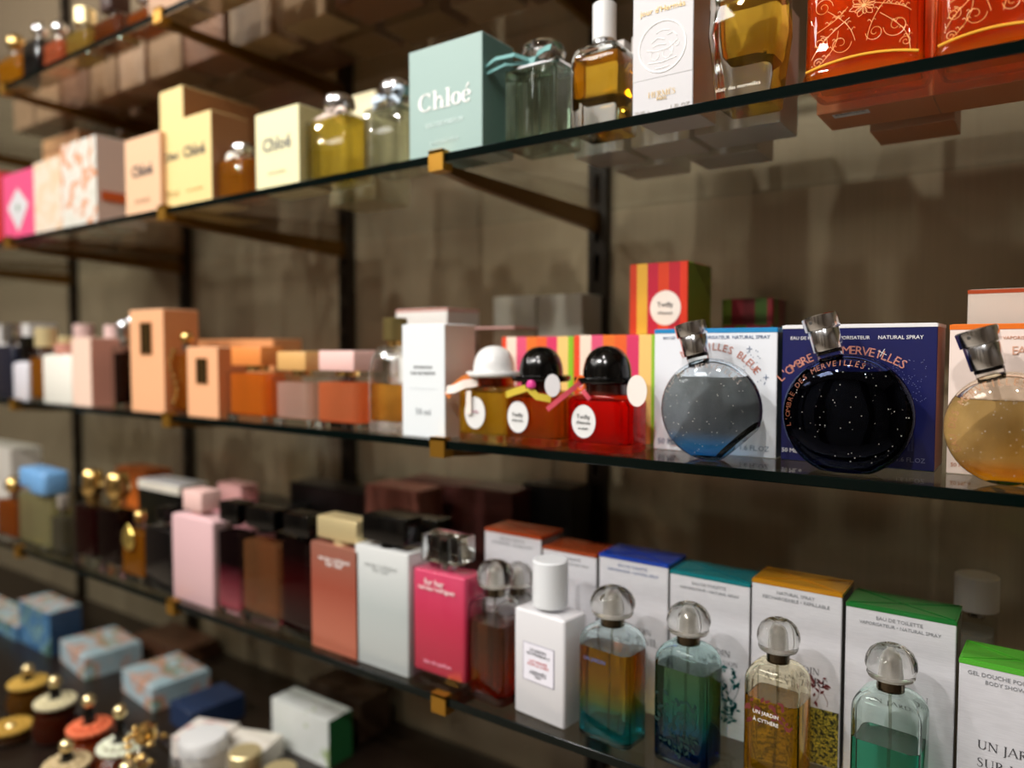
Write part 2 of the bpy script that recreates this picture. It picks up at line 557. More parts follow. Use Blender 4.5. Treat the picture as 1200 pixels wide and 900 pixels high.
def cap_part(t, kind, w, d, h, z, cy, mat):
    """stopper standing at height z; returns the object"""
    if kind == 'box':
        v, f = loft(body_secs(w/2, d/2, h, .0012, bev=.0012, cy=cy, z0=z), k=3)
    elif kind == 'cyl':
        v, f = loft([(z, w/2-.0008, w/2-.0008, w, 0, cy), (z+.0008, w/2, w/2, w, 0, cy), (z+h-.0012, w/2, w/2, w, 0, cy), (z+h, w/2-.0014, w/2-.0014, w, 0, cy)], k=7)
    elif kind == 'ball':
        S = [(z + h/2 - h/2*math.cos(i/8*PI), max(w/2*math.sin(i/8*PI), .0006), max(w/2*math.sin(i/8*PI), .0006), w, 0, cy) for i in range(9)]
        v, f = loft(S, k=5)
    elif kind == 'round':      # broad faceted knob
        S = [(z, w*.34, d*.34, w, 0, cy), (z+h*.12, w*.46, d*.46, w, 0, cy), (z+h*.4, w*.5, d*.5, w, 0, cy), (z+h*.75, w*.47, d*.47, w, 0, cy), (z+h*.93, w*.4, d*.4, w, 0, cy), (z+h, w*.3, d*.3, w, 0, cy)]
        v, f = loft(S, k=4)
    elif kind == 'taper':
        v, f = loft([(z, w*.38, d*.38, .003, 0, cy), (z+h*.3, w*.5, d*.5, .003, 0, cy), (z+h, w*.44, d*.44, .003, 0, cy)], k=3)
    return mesh_obj('cap', v, f, mat, t)

def flacon(label, pos, Y, s, d, cap, body=None, liq=None, level=.78, r=.004, sh=.006, collar=(.0065, .006, None), base=.006, wall=.0025, nk=.007, real=False, dens=.45, ramp=None, lines=(), group=None, name='perfume_bottle', rot=0.0, hw_pw=1.0, cloud=None, k=5):
    """perfume bottle; pos = (x centre, width, total height); cap = (kind, width, height, material[, depth])"""
    x, w, h = pos
    z = SH[s] if isinstance(s, str) else s
    t = thing(name, label, 'perfume bottle', (x, Y, z), rot, group)
    hw, hd = w/2, d/2
    ck, cw, ch, cm = cap[:4]
    cd = cap[4] if len(cap) > 4 else cw
    cr, chh, cmat = collar
    bh = h - ch - chh
    bmat = body or ((SGLASS if real == 'soft' else RGLASS) if real else TGLASS)
    v, f = loft(body_secs(hw, hd, bh, r, sh=sh, nk=nk, cy=hd, pw=hw_pw), k=k)
    mesh_obj('glass_body' if liq else 'body', v, f, bmat, t)
    if liq:
        rl = max(r-wall, .001) if real is True else max(r-wall, .6*min(hw, hd) - wall)
        ih = bh - base - sh*.55
        lh = ih*level
        lm = tinted(liq, ramp=ramp, cloud=dens * .75 if cloud is None else cloud, clear=.3 if real == 'soft' else 0.0) if real else cloudy(liq, dens, ramp=ramp)
        v, f = loft([(base, hw-wall-.001, hd-wall-.001, rl, 0, hd), (base+.001, hw-wall, hd-wall, rl, 0, hd), (base+lh, hw-wall, hd-wall, rl, 0, hd)], k=k)
        mesh_obj('perfume', v, f, lm, t)
        if not real:      # thick clear foot of the bottle
            v, f = loft([(.0006, hw-.0012, hd-.0012, max(r-.001, .001), 0, hd), (base-.0004, hw-.0012, hd-.0012, max(r-.001, .001), 0, hd)], k=k)
            mesh_obj('glass_foot', v, f, RGLASS, t)
        if real and bh - wall - base - lh > .004:
            zt = base + lh + .0003
            S = [(zt, hw-wall, hd-wall, rl, 0, hd)]
            zs = bh - sh
            if zs > zt + .001: S.append((zs, hw-wall, hd-wall, max(r-wall, .001), 0, hd))
            z1 = max(zs, zt)
            for i in range(1, 6):
                a = i/6*PI/2; q = math.cos(a)
                zz = zs + (sh-wall)*math.sin(a)
                if zz > zt + .0008:
                    S.append((zz, nk*.7+(hw-wall-nk*.7)*q, nk*.7+(hd-wall-nk*.7)*q, max(r-wall, .001) if q > .6 else nk*.7, 0, hd))
            v, f = loft(S, k=k)
            mesh_obj('hollow', v, f, HOLLOW, t)
    if chh > 0:
        v, f = loft([(bh-.0005, cr, cr, cr, 0, hd), (bh+chh, cr, cr, cr, 0, hd)], k=6)
        mesh_obj('collar', v, f, cmat or STEEL, t)
    if ck != 'none':
        cap_part(t, ck, cw, cd, ch, bh + chh, hd, cm)
    for L in lines:
        text(L[0], t, L[1]*w, L[2]*bh, L[3]*w, L[4], bold=L[5] if len(L) > 5 else 0.0)
    return t

def bow(t, z, cy, w, mat, yfront=-.001, tails=True):
    """ribbon round a neck: a band, two loops and two tails"""
    parts = []
    r = .0095
    parts.append(strip_vf([(r*math.cos(a), cy + r*math.sin(a), z) for a in [i/14*2*PI for i in range(15)]], (0, 0, 1), .0022, .0003))
    for s in (-1, 1):
        pts = [(s*w*.5*math.sin(q*PI)*(.75 if q > .5 else 1), cy - r - .003 - .004*math.sin(q*2*PI), z + .005*math.sin(q*PI*2)*s) for q in [i/10 for i in range(11)]]
        parts.append(strip_vf(pts, (0, .4, 1), .0028, .0003))
        if tails:
            pts = [(s*w*.42*q, cy - r - .004 - .002*q, z - .012*q*q) for q in [i/6 for i in range(7)]]
            parts.append(strip_vf(pts, (.3*s, 0, 1), .0024, .0003))
    v, f = joinvf(parts)
    return mesh_obj('ribbon', v, f, mat, t)

# ---------------------------------------------------------------- the room
def room():
    wm = bpy.data.materials.new('satin_wall'); wm.use_nodes = True
    nt = wm.node_tree; b = nt.nodes['Principled BSDF']
    tc = N(nt, 'ShaderNodeTexCoord'); mp = N(nt, 'ShaderNodeMapping'); mp.inputs['Scale'].default_value = (60, 60, 1.2)
    nz = N(nt, 'ShaderNodeTexNoise'); nz.inputs['Scale'].default_value = 6; nz.inputs['Detail'].default_value = 3
    cr = N(nt, 'ShaderNodeValToRGB')
    cr.color_ramp.elements[0].color = lin('#A39176'); cr.color_ramp.elements[1].color = lin('#B5A388')
    nt.links.new(tc.outputs['Object'], mp.inputs[0]); nt.links.new(mp.outputs[0], nz.inputs['Vector'])
    nt.links.new(nz.outputs['Fac'], cr.inputs[0]); nt.links.new(cr.outputs[0], b.inputs['Base Color'])
    b.inputs['Metallic'].default_value = 0.4; b.inputs['Roughness'].default_value = 0.22
    v, f = boxv(-3.6, 1.4, .862, .92, -1.25, CEIL)
    struct(mesh_obj('wall_back', v, f, wm, angle=0))
    dark = pbr('#6A5E52', 0.5); cream = pbr('#B5AC9F', 0.6); fl = pbr('#B4A898', 0.3, 0, 0.3)
    v, f = boxv(-3.6, 1.4, -2.6, .92, -1.30, -1.25); struct(mesh_obj('floor', v, f, fl, angle=0))
    v, f = boxv(-3.6, 1.4, -2.6, .92, CEIL, CEIL+.05); struct(mesh_obj('ceiling', v, f, pbr('#EAE4DA', .8), angle=0))
    v, f = boxv(-3.66, -3.6, -2.6, .92, -1.3, CEIL+.05); struct(mesh_obj('wall_left', v, f, dark, angle=0))
    v, f = boxv(1.4, 1.46, -2.6, .92, -1.3, CEIL+.05); struct(mesh_obj('wall_right', v, f, dark, angle=0))
    v, f = boxv(-3.66, 1.46, -2.66, -2.6, -1.3, CEIL+.05); struct(mesh_obj('wall_front', v, f, cream, angle=0))
    wood = pbr('#5A4A3C', .4)
    for i, px in enumerate((-2.6, -1.3, .0)):      # unseen dark pilasters, added so the chrome caps reflect stripes
        v, f = boxv(px - .16, px + .16, -2.6, -2.52, -1.25, CEIL); struct(mesh_obj('trim_%d' % (i + 1), v, f, wood, angle=0))
    for i, (x, y, p, d) in enumerate(LAMPS):
        t = thing('ceiling_spot', 'small round ceiling spot, %s of seven along the shelves' % ['second', 'fourth', 'sixth', 'first', 'fifth', 'third', 'seventh'][i], 'lamp', (x, y, CEIL), 0, 'round ceiling spots')
        R = d/2
        v, f = tube_vf([((R+.012)*math.cos(a), (R+.012)*math.sin(a), -.004) for a in [j/28*2*PI for j in range(28)]], .009, 8, True)
        mesh_obj('trim_ring', v, f, WHITE, t)
        L = bpy.data.lights.new('spot_glow', 'AREA'); L.shape = 'DISK'; L.size = d; L.energy = p; L.color = (1.0, .97, .94); L.spread = math.radians(150)
        lo = bpy.data.objects.new('spot_glow', L); C.objects.link(lo); lo.parent = t
        lo.location = (0, 0, -.012)
        tgt = Vector((x*.75, .6, -.05)) - Vector((x, y, CEIL))
        lo.rotation_euler = tgt.to_track_quat('-Z', 'Y').to_euler()
    for i, (x, y, p) in enumerate(FILL_PANELS):
        t = thing('added_fill_panel', 'added square fill light panel over the %s end of the aisle' % ['near', 'far'][i], 'lamp', (x, y, CEIL), 0, 'added square fill panels')
        v, f = joinvf([boxv(-.31, .31, -.31, -.29, -.02, 0), boxv(-.31, .31, .29, .31, -.02, 0), boxv(-.31, -.29, -.29, .29, -.02, 0), boxv(.29, .31, -.29, .29, -.02, 0)])
        mesh_obj('fill_panel_frame', v, f, WHITE, t, angle=0)
        L = bpy.data.lights.new('fill_glow', 'AREA'); L.shape = 'SQUARE'; L.size = .58; L.energy = p; L.color = (1.0, .97, .93)
        lo = bpy.data.objects.new('fill_glow', L); C.objects.link(lo); lo.parent = t
        lo.location = (0, 0, -.012)
room()

# shelves: pane, polished front edge; brackets and uprights
PANE = thin_glass('#EEF1EE', 1.5)
EDGE = bpy.data.materials.new('glass_edge'); EDGE.use_nodes = True
_b = EDGE.node_tree.nodes['Principled BSDF']
_b.inputs['Base Color'].default_value = lin('#020B09'); _b.inputs['Roughness'].default_value = .12
_b.inputs['Specular IOR Level'].default_value = .25
TOPNAMES = {'O': 'clear glass shelf highest of all, under the dark blurred cartons',
            'A': 'clear glass shelf carrying the teal carton and the orange engraved bottles',
            'B': 'clear glass shelf carrying the three round tilted bottles',
            'C': 'clear glass shelf carrying the white cartons with coloured tops'}
for s in 'OABC':
    z = SH[s]
    t = thing('glass_shelf', TOPNAMES[s], 'shelf', (0, .543, z))
    v, f = boxv(-2.6, .9, .0006, .312, -.008, 0)
    mesh_obj('pane', v, f, PANE, t, angle=0)
    v, f = loft([(-.008, 1.75, .0003, .0001, -.85, .0003), (-.0075, 1.75, .0007, .0001, -.85, .0002), (-.0005, 1.75, .0007, .0001, -.85, .0002), (0, 1.75, .0003, .0001, -.85, .0003)], k=1)
    mesh_obj('edge', v, f, EDGE, t, angle=0)
# base counter
t = thing('base_counter', 'dark wooden base counter at the bottom under the glass shelves', 'counter', (0, .40, -.60))
box('counter_top', -2.6, .9, 0, .46, -.025, 0, pbr('#1E140D', .35), t, bev=.002)
box('counter_front', -2.58, .88, .02, .44, -.65, -.025, pbr('#2A1F18', .5), t, bev=.002)

DARKB = pbr('#3A2A14', .4, .5)
XP = [-1.88, -1.41, -.94, -.47, 0.0]
UPL = ['farthest dark slotted upright on the back wall', 'dark slotted upright on the wall behind the pale pink carton', 'dark slotted upright on the wall behind the amber and copper bottles',
       'dark slotted upright on the wall behind the striped carton stack', 'dark slotted upright on the wall outside the picture']
for i, x in enumerate(XP[:4]):
    t = thing('wall_upright', UPL[i], 'upright', (x, .862, -1.2))
    v, f = joinvf([boxv(-.013, -.004, -.012, 0, 0, 2.45), boxv(.004, .013, -.012, 0, 0, 2.45), boxv(-.004, .004, -.004, 0, 0, 2.45)] +
                  [boxv(-.004, .004, -.0115, -.004, .02 + j*.05, .035 + j*.05) for j in range(48)])
    mesh_obj('rail', v, f, pbr('#241A0E', .4, .4), t, angle=0)
SN = {'O': 'highest', 'A': 'second highest', 'B': 'third', 'C': 'lowest'}
XN = ['at its far end', 'third from the near end', 'second from the near end', 'at its near end']
for s in 'OABC':
    for i, x in enumerate(XP[:4]):
        t = thing('shelf_bracket', 'dark brass bracket under the %s glass shelf, %s' % (SN[s], XN[i]), 'bracket', (x, .543, SH[s] - .0085), 0, 'brass brackets of the glass shelves')
        # tapered arm from the clip to the wall
        yb = .307
        v = []
        for y, zb in ((0.004, -.007), (.05, -.012), (.18, -.019), (yb, -.026)):
            v += [(-.0045, y, zb), (.0045, y, zb), (.0045, y, -.0005), (-.0045, y, -.0005)]
        f = [(3, 2, 1, 0), (12, 13, 14, 15)]
        for j in range(3):
            for q in range(4):
                f.append((j*4+q, j*4+(q+1) % 4, j*4+4+(q+1) % 4, j*4+4+q))
        mesh_obj('arm', v, f, pbr('#6B4A18', .38, .7), t, angle=20)
        v, f = joinvf([boxv(-.009, .009, -.004, -.0012, -.0002, .012), boxv(-.009, .009, -.004, .010, -.0075, -.0002), boxv(-.009, .009, -.004, .006, .0087, .0115)])
        mesh_obj('clip', v, f, BRASS, t, angle=20)

def serif_word(word, parent, cx, z, width, mat, y=-.0006):
    """bold serif lettering drawn with strokes of changing weight"""
    def poly(pts, ws):
        """stroke of varying half width through pts -> quads"""
        V, Fc = [], []
        n = len(pts)
        for i in range(n):
            x0, y0 = pts[max(i-1, 0)]; x1, y1 = pts[min(i+1, n-1)]
            dx, dy = x1-x0, y1-y0; l = math.hypot(dx, dy) or 1
            nx, ny = -dy/l*ws[i], dx/l*ws[i]
            V += [(pts[i][0]+nx, pts[i][1]+ny), (pts[i][0]-nx, pts[i][1]-ny)]
        for i in range(n-1): Fc.append((2*i, 2*i+1, 2*i+3, 2*i+2))
        return V, Fc
    def arc(cx_, cy_, rx, ry, a0, a1, thick, thin, n=26, bias=0.0):
        P, W = [], []
        for i in range(n+1):
            a = math.radians(a0 + (a1-a0)*i/n)
            P.append((cx_ + rx*math.cos(a), cy_ + ry*math.sin(a)))
            W.append(thin + (thick-thin)*abs(math.cos(a + bias))**1.6)
        return poly(P, W)
    def stem(x, y0, y1, w=.075, top=True, bot=True):
        out = [poly([(x, y0), (x, y1)], [w, w])]
        if bot: out.append(poly([(x-.15, y0+.016), (x+.15, y0+.016)], [.018, .018]))
        if top: out.append(poly([(x-.15, y1-.03), (x-.05, y1-.016), (x+.02, y1-.01)], [.02, .022, .012]))
        return out
    G = {}
    G['C'] = ([arc(.42, .36, .32, .34, 50, 322, .085, .022)] + [poly([(.66, .50), (.66, .71)], [.022, .03])], .80)
    G['h'] = (stem(.15, 0, .76) + [arc(.36, .30, .16, .18, 180, 0, .03, .03), poly([(.52, .32), (.52, 0)], [.075, .075]), poly([(.37, .016), (.67, .016)], [.018, .018]), poly([(.20, .30), (.28, .44), (.40, .48), (.50, .40)], [.02, .03, .04, .06])], .70)
    G['l'] = (stem(.15, 0, .76), .32)
    G['o'] = ([arc(.26, .25, .19, .23, 0, 360, .085, .022, bias=.15)], .54)
    G['e'] = ([arc(.25, .25, .18, .23, 20, 325, .08, .022), poly([(.10, .28), (.42, .28)], [.018, .018]), poly([(.42, .28), (.425, .34)], [.03, .03])], .50)
    G['é'] = (G['e'][0] + [poly([(.22, .56), (.38, .74)], [.02, .045])], .50)
    K, T, B_ = .048, .02, .014
    def bar(x0, x1, y): return poly([(x0, y), (x1, y)], [B_, B_])
    def st(x, y0, y1, w, ser=(1, 1)):
        o = [poly([(x, y0), (x, y1)], [w, w])]
        if ser[0]: o.append(bar(x-.10, x+.10, y0+B_))
        if ser[1]: o.append(bar(x-.10, x+.10, y1-B_))
        return o
    H_ = .70
    G[' '] = ([], .30)
    G['I'] = (st(.13, 0, H_, K), .28)
    G['L'] = (st(.14, 0, H_, K) + [bar(.14, .46, B_), poly([(.45, 0), (.47, .14)], [.014, .02])], .52)
    G['E'] = (st(.14, 0, H_, K) + [bar(.14, .46, B_), bar(.14, .40, .37), bar(.14, .44, H_-B_), poly([(.45, 0), (.47, .13)], [.014, .02]), poly([(.44, .70), (.45, .58)], [.014, .02])], .54)
    G['È'] = (G['E'][0] + [poly([(.24, .88), (.36, .76)], [.03, .014])], .54)
    G['U'] = (st(.14, .22, H_, K, (0, 1)) + [arc(.36, .22, .22, .21, 180, 360, K, T)] + st(.58, .22, H_, T, (0, 1)), .72)
    G['N'] = (st(.13, 0, H_, T) + [poly([(.12, .70), (.62, .0)], [K, K])] + st(.62, 0, H_, T, (0, 1)), .76)
    G['J'] = (st(.16, -.08, H_, K, (0, 1)) + [poly([(.16, -.08), (.12, -.17), (.02, -.20)], [K, .03, .016])], .32)
    G['A'] = ([poly([(.06, 0), (.33, .72)], [T, T]), poly([(.33, .72), (.62, 0)], [K, K]), bar(.15, .52, .25), bar(-.02, .16, B_), bar(.52, .72, B_)], .70)
    G['À'] = (G['A'][0] + [poly([(.22, .92), (.36, .79)], [.03, .014])], .70)
    G['R'] = (st(.14, 0, H_, K) + [arc(.22, .53, .22, .165, 90, -90, K, T), bar(.14, .24, .69), bar(.14, .24, .365), poly([(.28, .36), (.56, .03), (.64, .0)], [K, K, .02])], .64)
    G['P'] = (st(.14, 0, H_, K) + [arc(.22, .51, .24, .185, 90, -90, K, T), bar(.14, .24, .69), bar(.14, .24, .325)], .56)
    G['D'] = (st(.14, 0, H_, K) + [arc(.24, .35, .40, .335, 90, -90, K, T), bar(.14, .26, .685), bar(.14, .26, B_)], .74)
    G['S'] = ([poly([(.40, .56), (.34, .66), (.22, .69), (.10, .62), (.10, .50), (.22, .40), (.34, .31), (.40, .20), (.35, .06), (.22, .01), (.10, .05), (.05, .16)], [.02, .018, .02, .03, .04, K, K, .04, .03, .02, .018, .022])], .50)
    G['H'] = (st(.14, 0, H_, K) + st(.60, 0, H_, K) + [bar(.14, .60, .37)], .74)
    G['M'] = (st(.12, 0, H_, T) + [poly([(.12, .70), (.40, .04)], [K, K]), poly([(.40, .04), (.70, .70)], [T, T])] + st(.70, 0, H_, K), .86)
    G['O'] = ([arc(.36, .35, .30, .34, 0, 360, K, T)], .72)
    G['C'] = G['C'] if 'h' in word else ([arc(.38, .35, .32, .34, 48, 318, K, T), poly([(.60, .50), (.60, .66)], [.016, .024])], .68)
    G['Y'] = ([poly([(.06, .69), (.32, .34)], [K, K]), poly([(.58, .69), (.32, .34)], [T, T])] + st(.32, 0, .34, K, (1, 0)), .62)
    G['T'] = (st(.28, 0, H_, K, (1, 0)) + [bar(.02, .54, H_-B_), poly([(.03, .70), (.02, .56)], [.014, .02]), poly([(.53, .70), (.54, .56)], [.014, .02])], .56)
    x = 0; parts = []
    for ch in word:
        g, adv = G[ch]
        for k, (V, Fc) in enumerate(g):
            yy = y - .00002*k
            parts.append(([(p[0] + x, yy, p[1]) for p in V], Fc))
        x += adv
    v, f = joinvf(parts)
    s = width / x
    v = [(cx + (p[0] - x/2)*s, p[1], z - .18*s*2 + p[2]*s) for p in v]
    return mesh_obj('lettering', v, f, mat, parent, angle=0)

# ================================================================ second highest shelf (A)
S = 'A'
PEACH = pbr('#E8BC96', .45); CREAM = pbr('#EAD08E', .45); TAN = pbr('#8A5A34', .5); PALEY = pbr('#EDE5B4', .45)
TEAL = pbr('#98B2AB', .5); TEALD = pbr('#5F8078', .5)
carton('deep red carton cut off by the picture edge beside the hot pink carton', (-1.5326, 0.1306, 0.1210), .556, S, .05, pbr('#B02222'))
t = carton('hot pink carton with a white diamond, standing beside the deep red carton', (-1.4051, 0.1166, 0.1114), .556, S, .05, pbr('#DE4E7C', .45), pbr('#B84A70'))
w_ = 0.1206
v, f = [(0, -.0004, .012), (w_*.33, -.0004, .055), (0, -.0004, .085), (-w_*.33, -.0004, .055)], [(0, 1, 2, 3)]
mesh_obj('white_diamond', v, f, PAPER, t, angle=0)
oval('green_dot', t, 0, .052, .004, .006, pbr('#2E7A4A'), y=-.0008)
t = carton('pale peach carton with soft white patches, between the pink and the floral one', (-1.2986, 0.0937, 0.1159), .556, S, .05, blotch('peach_patches', ['#E0B68C', '#DCD0C0', '#DCBE9E'], 30, .5, sharp=False), pbr('#E8C4A4'))
t = carton('white floral carton with orange petals and a pinkish grey side', (-1.1957, 0.1084, 0.1302), .556, S, .075, blotch('orange_petals', ['#C9C6B8', '#D6D3C8', '#D07A34', '#D4CCC0'], 34, .5, sharp=False, pos=[.3, .5, .58, .66]), pbr('#CDB5A6'))
v, f = boxv(0.0561, 0.0565, .006, .07, .036, .050)
mesh_obj('side_band', v, f, pbr('#C2551E'), t, angle=0)
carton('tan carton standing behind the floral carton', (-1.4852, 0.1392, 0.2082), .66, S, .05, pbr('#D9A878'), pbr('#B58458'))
# amber dome bottle on its carton further back
carton('wide brown carton behind, carrying the amber dome bottle', (-1.4649, 0.1978, 0.1994), .735, S, .09, pbr('#9A6A3E'))
zt = SH['A'] + 0.1994
t = thing('perfume_bottle', 'amber dome-shaped bottle with a silver and gold stopper standing on a carton', 'perfume bottle', (-1.4924, .737, zt + .0006))
v, f = lathe([(.030, 0), (.041, .004), (.043, .012), (.036, .022), (.02, .029), (.009, .032)], 28)
mesh_obj('glass_body', v, f, TGLASS, t, loc=(0, .044, 0))
v, f = lathe([(.028, .002), (.039, .005), (.040, .012), (.034, .019)], 28)
mesh_obj('perfume', v, f, cloudy('#E0871A', .6), t, loc=(0, .044, 0))
cap_part(t, 'ball', .026, .026, .024, .031, .044, CHROME)
v, f = loft([(.030, .011, .011, .011, 0, .044), (.036, .009, .009, .009, 0, .044)], k=5); mesh_obj('collar', v, f, GOLD, t)

SER = 'SERIFTEXT'
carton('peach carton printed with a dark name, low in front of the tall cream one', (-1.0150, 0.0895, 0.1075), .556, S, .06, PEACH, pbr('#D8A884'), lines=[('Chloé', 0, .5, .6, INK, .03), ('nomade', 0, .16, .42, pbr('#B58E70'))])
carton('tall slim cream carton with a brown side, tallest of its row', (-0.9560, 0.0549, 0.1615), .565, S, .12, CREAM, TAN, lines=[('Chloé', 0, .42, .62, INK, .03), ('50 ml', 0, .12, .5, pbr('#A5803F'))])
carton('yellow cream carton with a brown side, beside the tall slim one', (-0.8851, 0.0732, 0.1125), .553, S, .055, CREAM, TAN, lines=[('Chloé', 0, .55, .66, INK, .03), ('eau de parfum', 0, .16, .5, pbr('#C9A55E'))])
carton('brown-sided cream carton behind the amber square bottle', (-1.0417, 0.0330, 0.1900), .69, S, .10, PEACH, TAN)
t = flacon('amber square bottle with silver cap beside the yellow cream carton', (-0.8252, 0.0629, 0.0739), .56, S, .045, ('round', .030, .016, CHROME), liq='#D88A22', level=.97, sh=.004, dens=.6, real='soft', collar=(.009, .006, CHROME))
bow(t, .058, .0225, .030, pbr('#EDE6D8', .5))
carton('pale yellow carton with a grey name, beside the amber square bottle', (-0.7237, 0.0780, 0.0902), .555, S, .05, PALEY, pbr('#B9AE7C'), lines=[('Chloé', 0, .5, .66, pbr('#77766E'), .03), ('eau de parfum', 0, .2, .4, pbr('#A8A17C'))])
t = flacon('square bottle of olive yellow perfume with a pale ribbon', (-0.6486, 0.0691, 0.0990), .56, S, .045, ('round', .036, .019, CHROME), liq='#D9BE4A', level=.97, sh=.004, dens=.35, real='soft', wall=.004, collar=(.010, .007, CHROME), base=.007)
bow(t, .073, .0225, .05, pbr('#E5CFC0', .5))
carton('pale carton behind the olive yellow bottle', (-0.7134, 0.0842, 0.1319), .66, S, .06, pbr('#E9DDB4'))
t = flacon('clear square bottle with ribbed glass and pale blue ribbon beside the teal carton', (-0.5613, 0.0560, 0.0974), .56, S, .045, ('round', .038, .021, CHROME), liq='#D9DBC0', level=.95, sh=.005, dens=.12, real='soft', wall=.005, collar=(.010, .007, CHROME), base=.008)
bow(t, .079, .0225, .045, pbr('#B5C4D0', .5))

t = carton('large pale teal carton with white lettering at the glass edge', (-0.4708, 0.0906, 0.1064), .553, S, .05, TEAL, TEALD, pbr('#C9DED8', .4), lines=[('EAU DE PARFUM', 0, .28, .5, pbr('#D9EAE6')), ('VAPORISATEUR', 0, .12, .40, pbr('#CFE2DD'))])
serif_word('Chloé', t, 0, 0.0543, .066, INKW)
# ridged clear bottle with teal ribbon
def ridged_bottle():
    x, w, h = -0.3842, 0.0554, 0.0975
    t = thing('perfume_bottle', 'clear ridged glass bottle with a teal ribbon beside the teal carton', 'perfume bottle', (x, .57, SH['A']))
    hw = w/2; hd = .022
    bh = h*.76
    n = 19; ring_pts = []
    def rp(z, s, wave):
        out = []
        for sgn in (-1, 1):
            for i in range(n*4):
                u = -1 + 2*i/(n*4 - 1)
                u *= -sgn
                yy = hd + sgn*(hd*s) + sgn*wave*math.cos(u*n*PI)
                out.append((u*hw*s, yy, z))
        return out
    V = []
    for z, s, wv in ((0, .95, .0), (.002, 1, .0007), (bh-.006, 1, .0007), (bh-.003, .99, .0), (bh, .9, 0), (bh+.002, .5, 0)):
        V += rp(z, s, wv)
    m = n*8; F = []
    for j in range(5):
        for i in range(m): F.append((j*m+i, j*m+(i+1) % m, (j+1)*m+(i+1) % m, (j+1)*m+i))
    F.append(tuple(reversed(range(m)))); F.append(tuple(range(5*m, 6*m)))
    F = [tuple(reversed(q)) for q in F]
    bm = bmesh.new()
    vv = [bm.verts.new(p) for p in V]
    for q in F: bm.faces.new([vv[i] for i in q])
    bm_obj('glass_body', bm, glass('#EDF6F2', 1.45), t, angle=25)
    v, f = loft([(.009, hw-.006, hd-.006, .003, 0, hd), (bh*.92, hw-.006, hd-.006, .003, 0, hd)], k=3)
    mesh_obj('perfume', v, f, tinted('#DCE6DA', cloud=.03), t)
    v, f = joinvf([boxv(-hw*.92, hw*.92, -.0012, .0002, bh-.0035, bh-.0015), boxv(hw+.0001, hw+.0012, .003, 2*hd-.003, bh-.0035, bh-.0015)])
    mesh_obj('silver_line', v, f, CHROME, t, angle=0)
    v, f = loft([(bh, .011, .011, .011, 0, hd), (bh+h*.06, .011, .011, .011, 0, hd)], k=6); mesh_obj('collar', v, f, CHROME, t)
    cap_part(t, 'round', .042, .042, h*.19, bh + h*.055, hd, glass('#FFFFFF', 1.45))
    v, f = loft([(bh+h*.06, .012, .012, .012, 0, hd), (bh+h*.17, .010, .010, .010, 0, hd)], k=6); mesh_obj('cap_core', v, f, CHROME, t)
    tm = pbr('#6FA3A0', .5)
    zt = bh + h*.03
    parts = [strip_vf([(.0125*math.cos(a), hd+.0125*math.sin(a), zt) for a in [i/16*2*PI for i in range(17)]], (0, 0, 1), .0018, .0004)]
    parts.append(strip_vf([(0, hd-.014, zt), (-.012, hd-.03, zt+.004), (-.030, hd-.034, zt+.003), (-.046, hd-.032, zt-.002), (-.050, hd-.030, zt-.006), (-.040, hd-.031, zt-.006), (-.022, hd-.03, zt-.002), (-.004, hd-.018, zt-.001)], (0, .5, 1), .0022, .0004))
    parts.append(strip_vf([(0, hd-.014, zt), (.010, hd-.026, zt+.001), (.022, hd-.03, zt+.002), (.027, hd-.03, zt+.002)], (0, .5, 1), .0034, .0004))
    parts.append(([(x_ - .0, y_, z_) for x_, y_, z_ in boxv(-.004, .004, hd-.019, hd-.0135, zt-.003, zt+.003)[0]], boxv(0, 1, 0, 1, 0, 1)[1]))
    v, f = joinvf(parts); mesh_obj('ribbon', v, f, tm, t, angle=30)
ridged_bottle()
# tall bottle with white cap: golden perfume over a clear block base
t = flacon('tall square bottle of golden perfume on a clear block base, white cap', (-0.3145, 0.0445, 0.1111), .56, S, .040, ('cyl', .0205, .032, WHITE), liq='#EAB83A', level=.93, base=.030, wall=.003, r=.003, sh=.016, nk=.010, collar=(.0095, .004, CHROME), real=True, hw_pw=.8, cloud=.10)
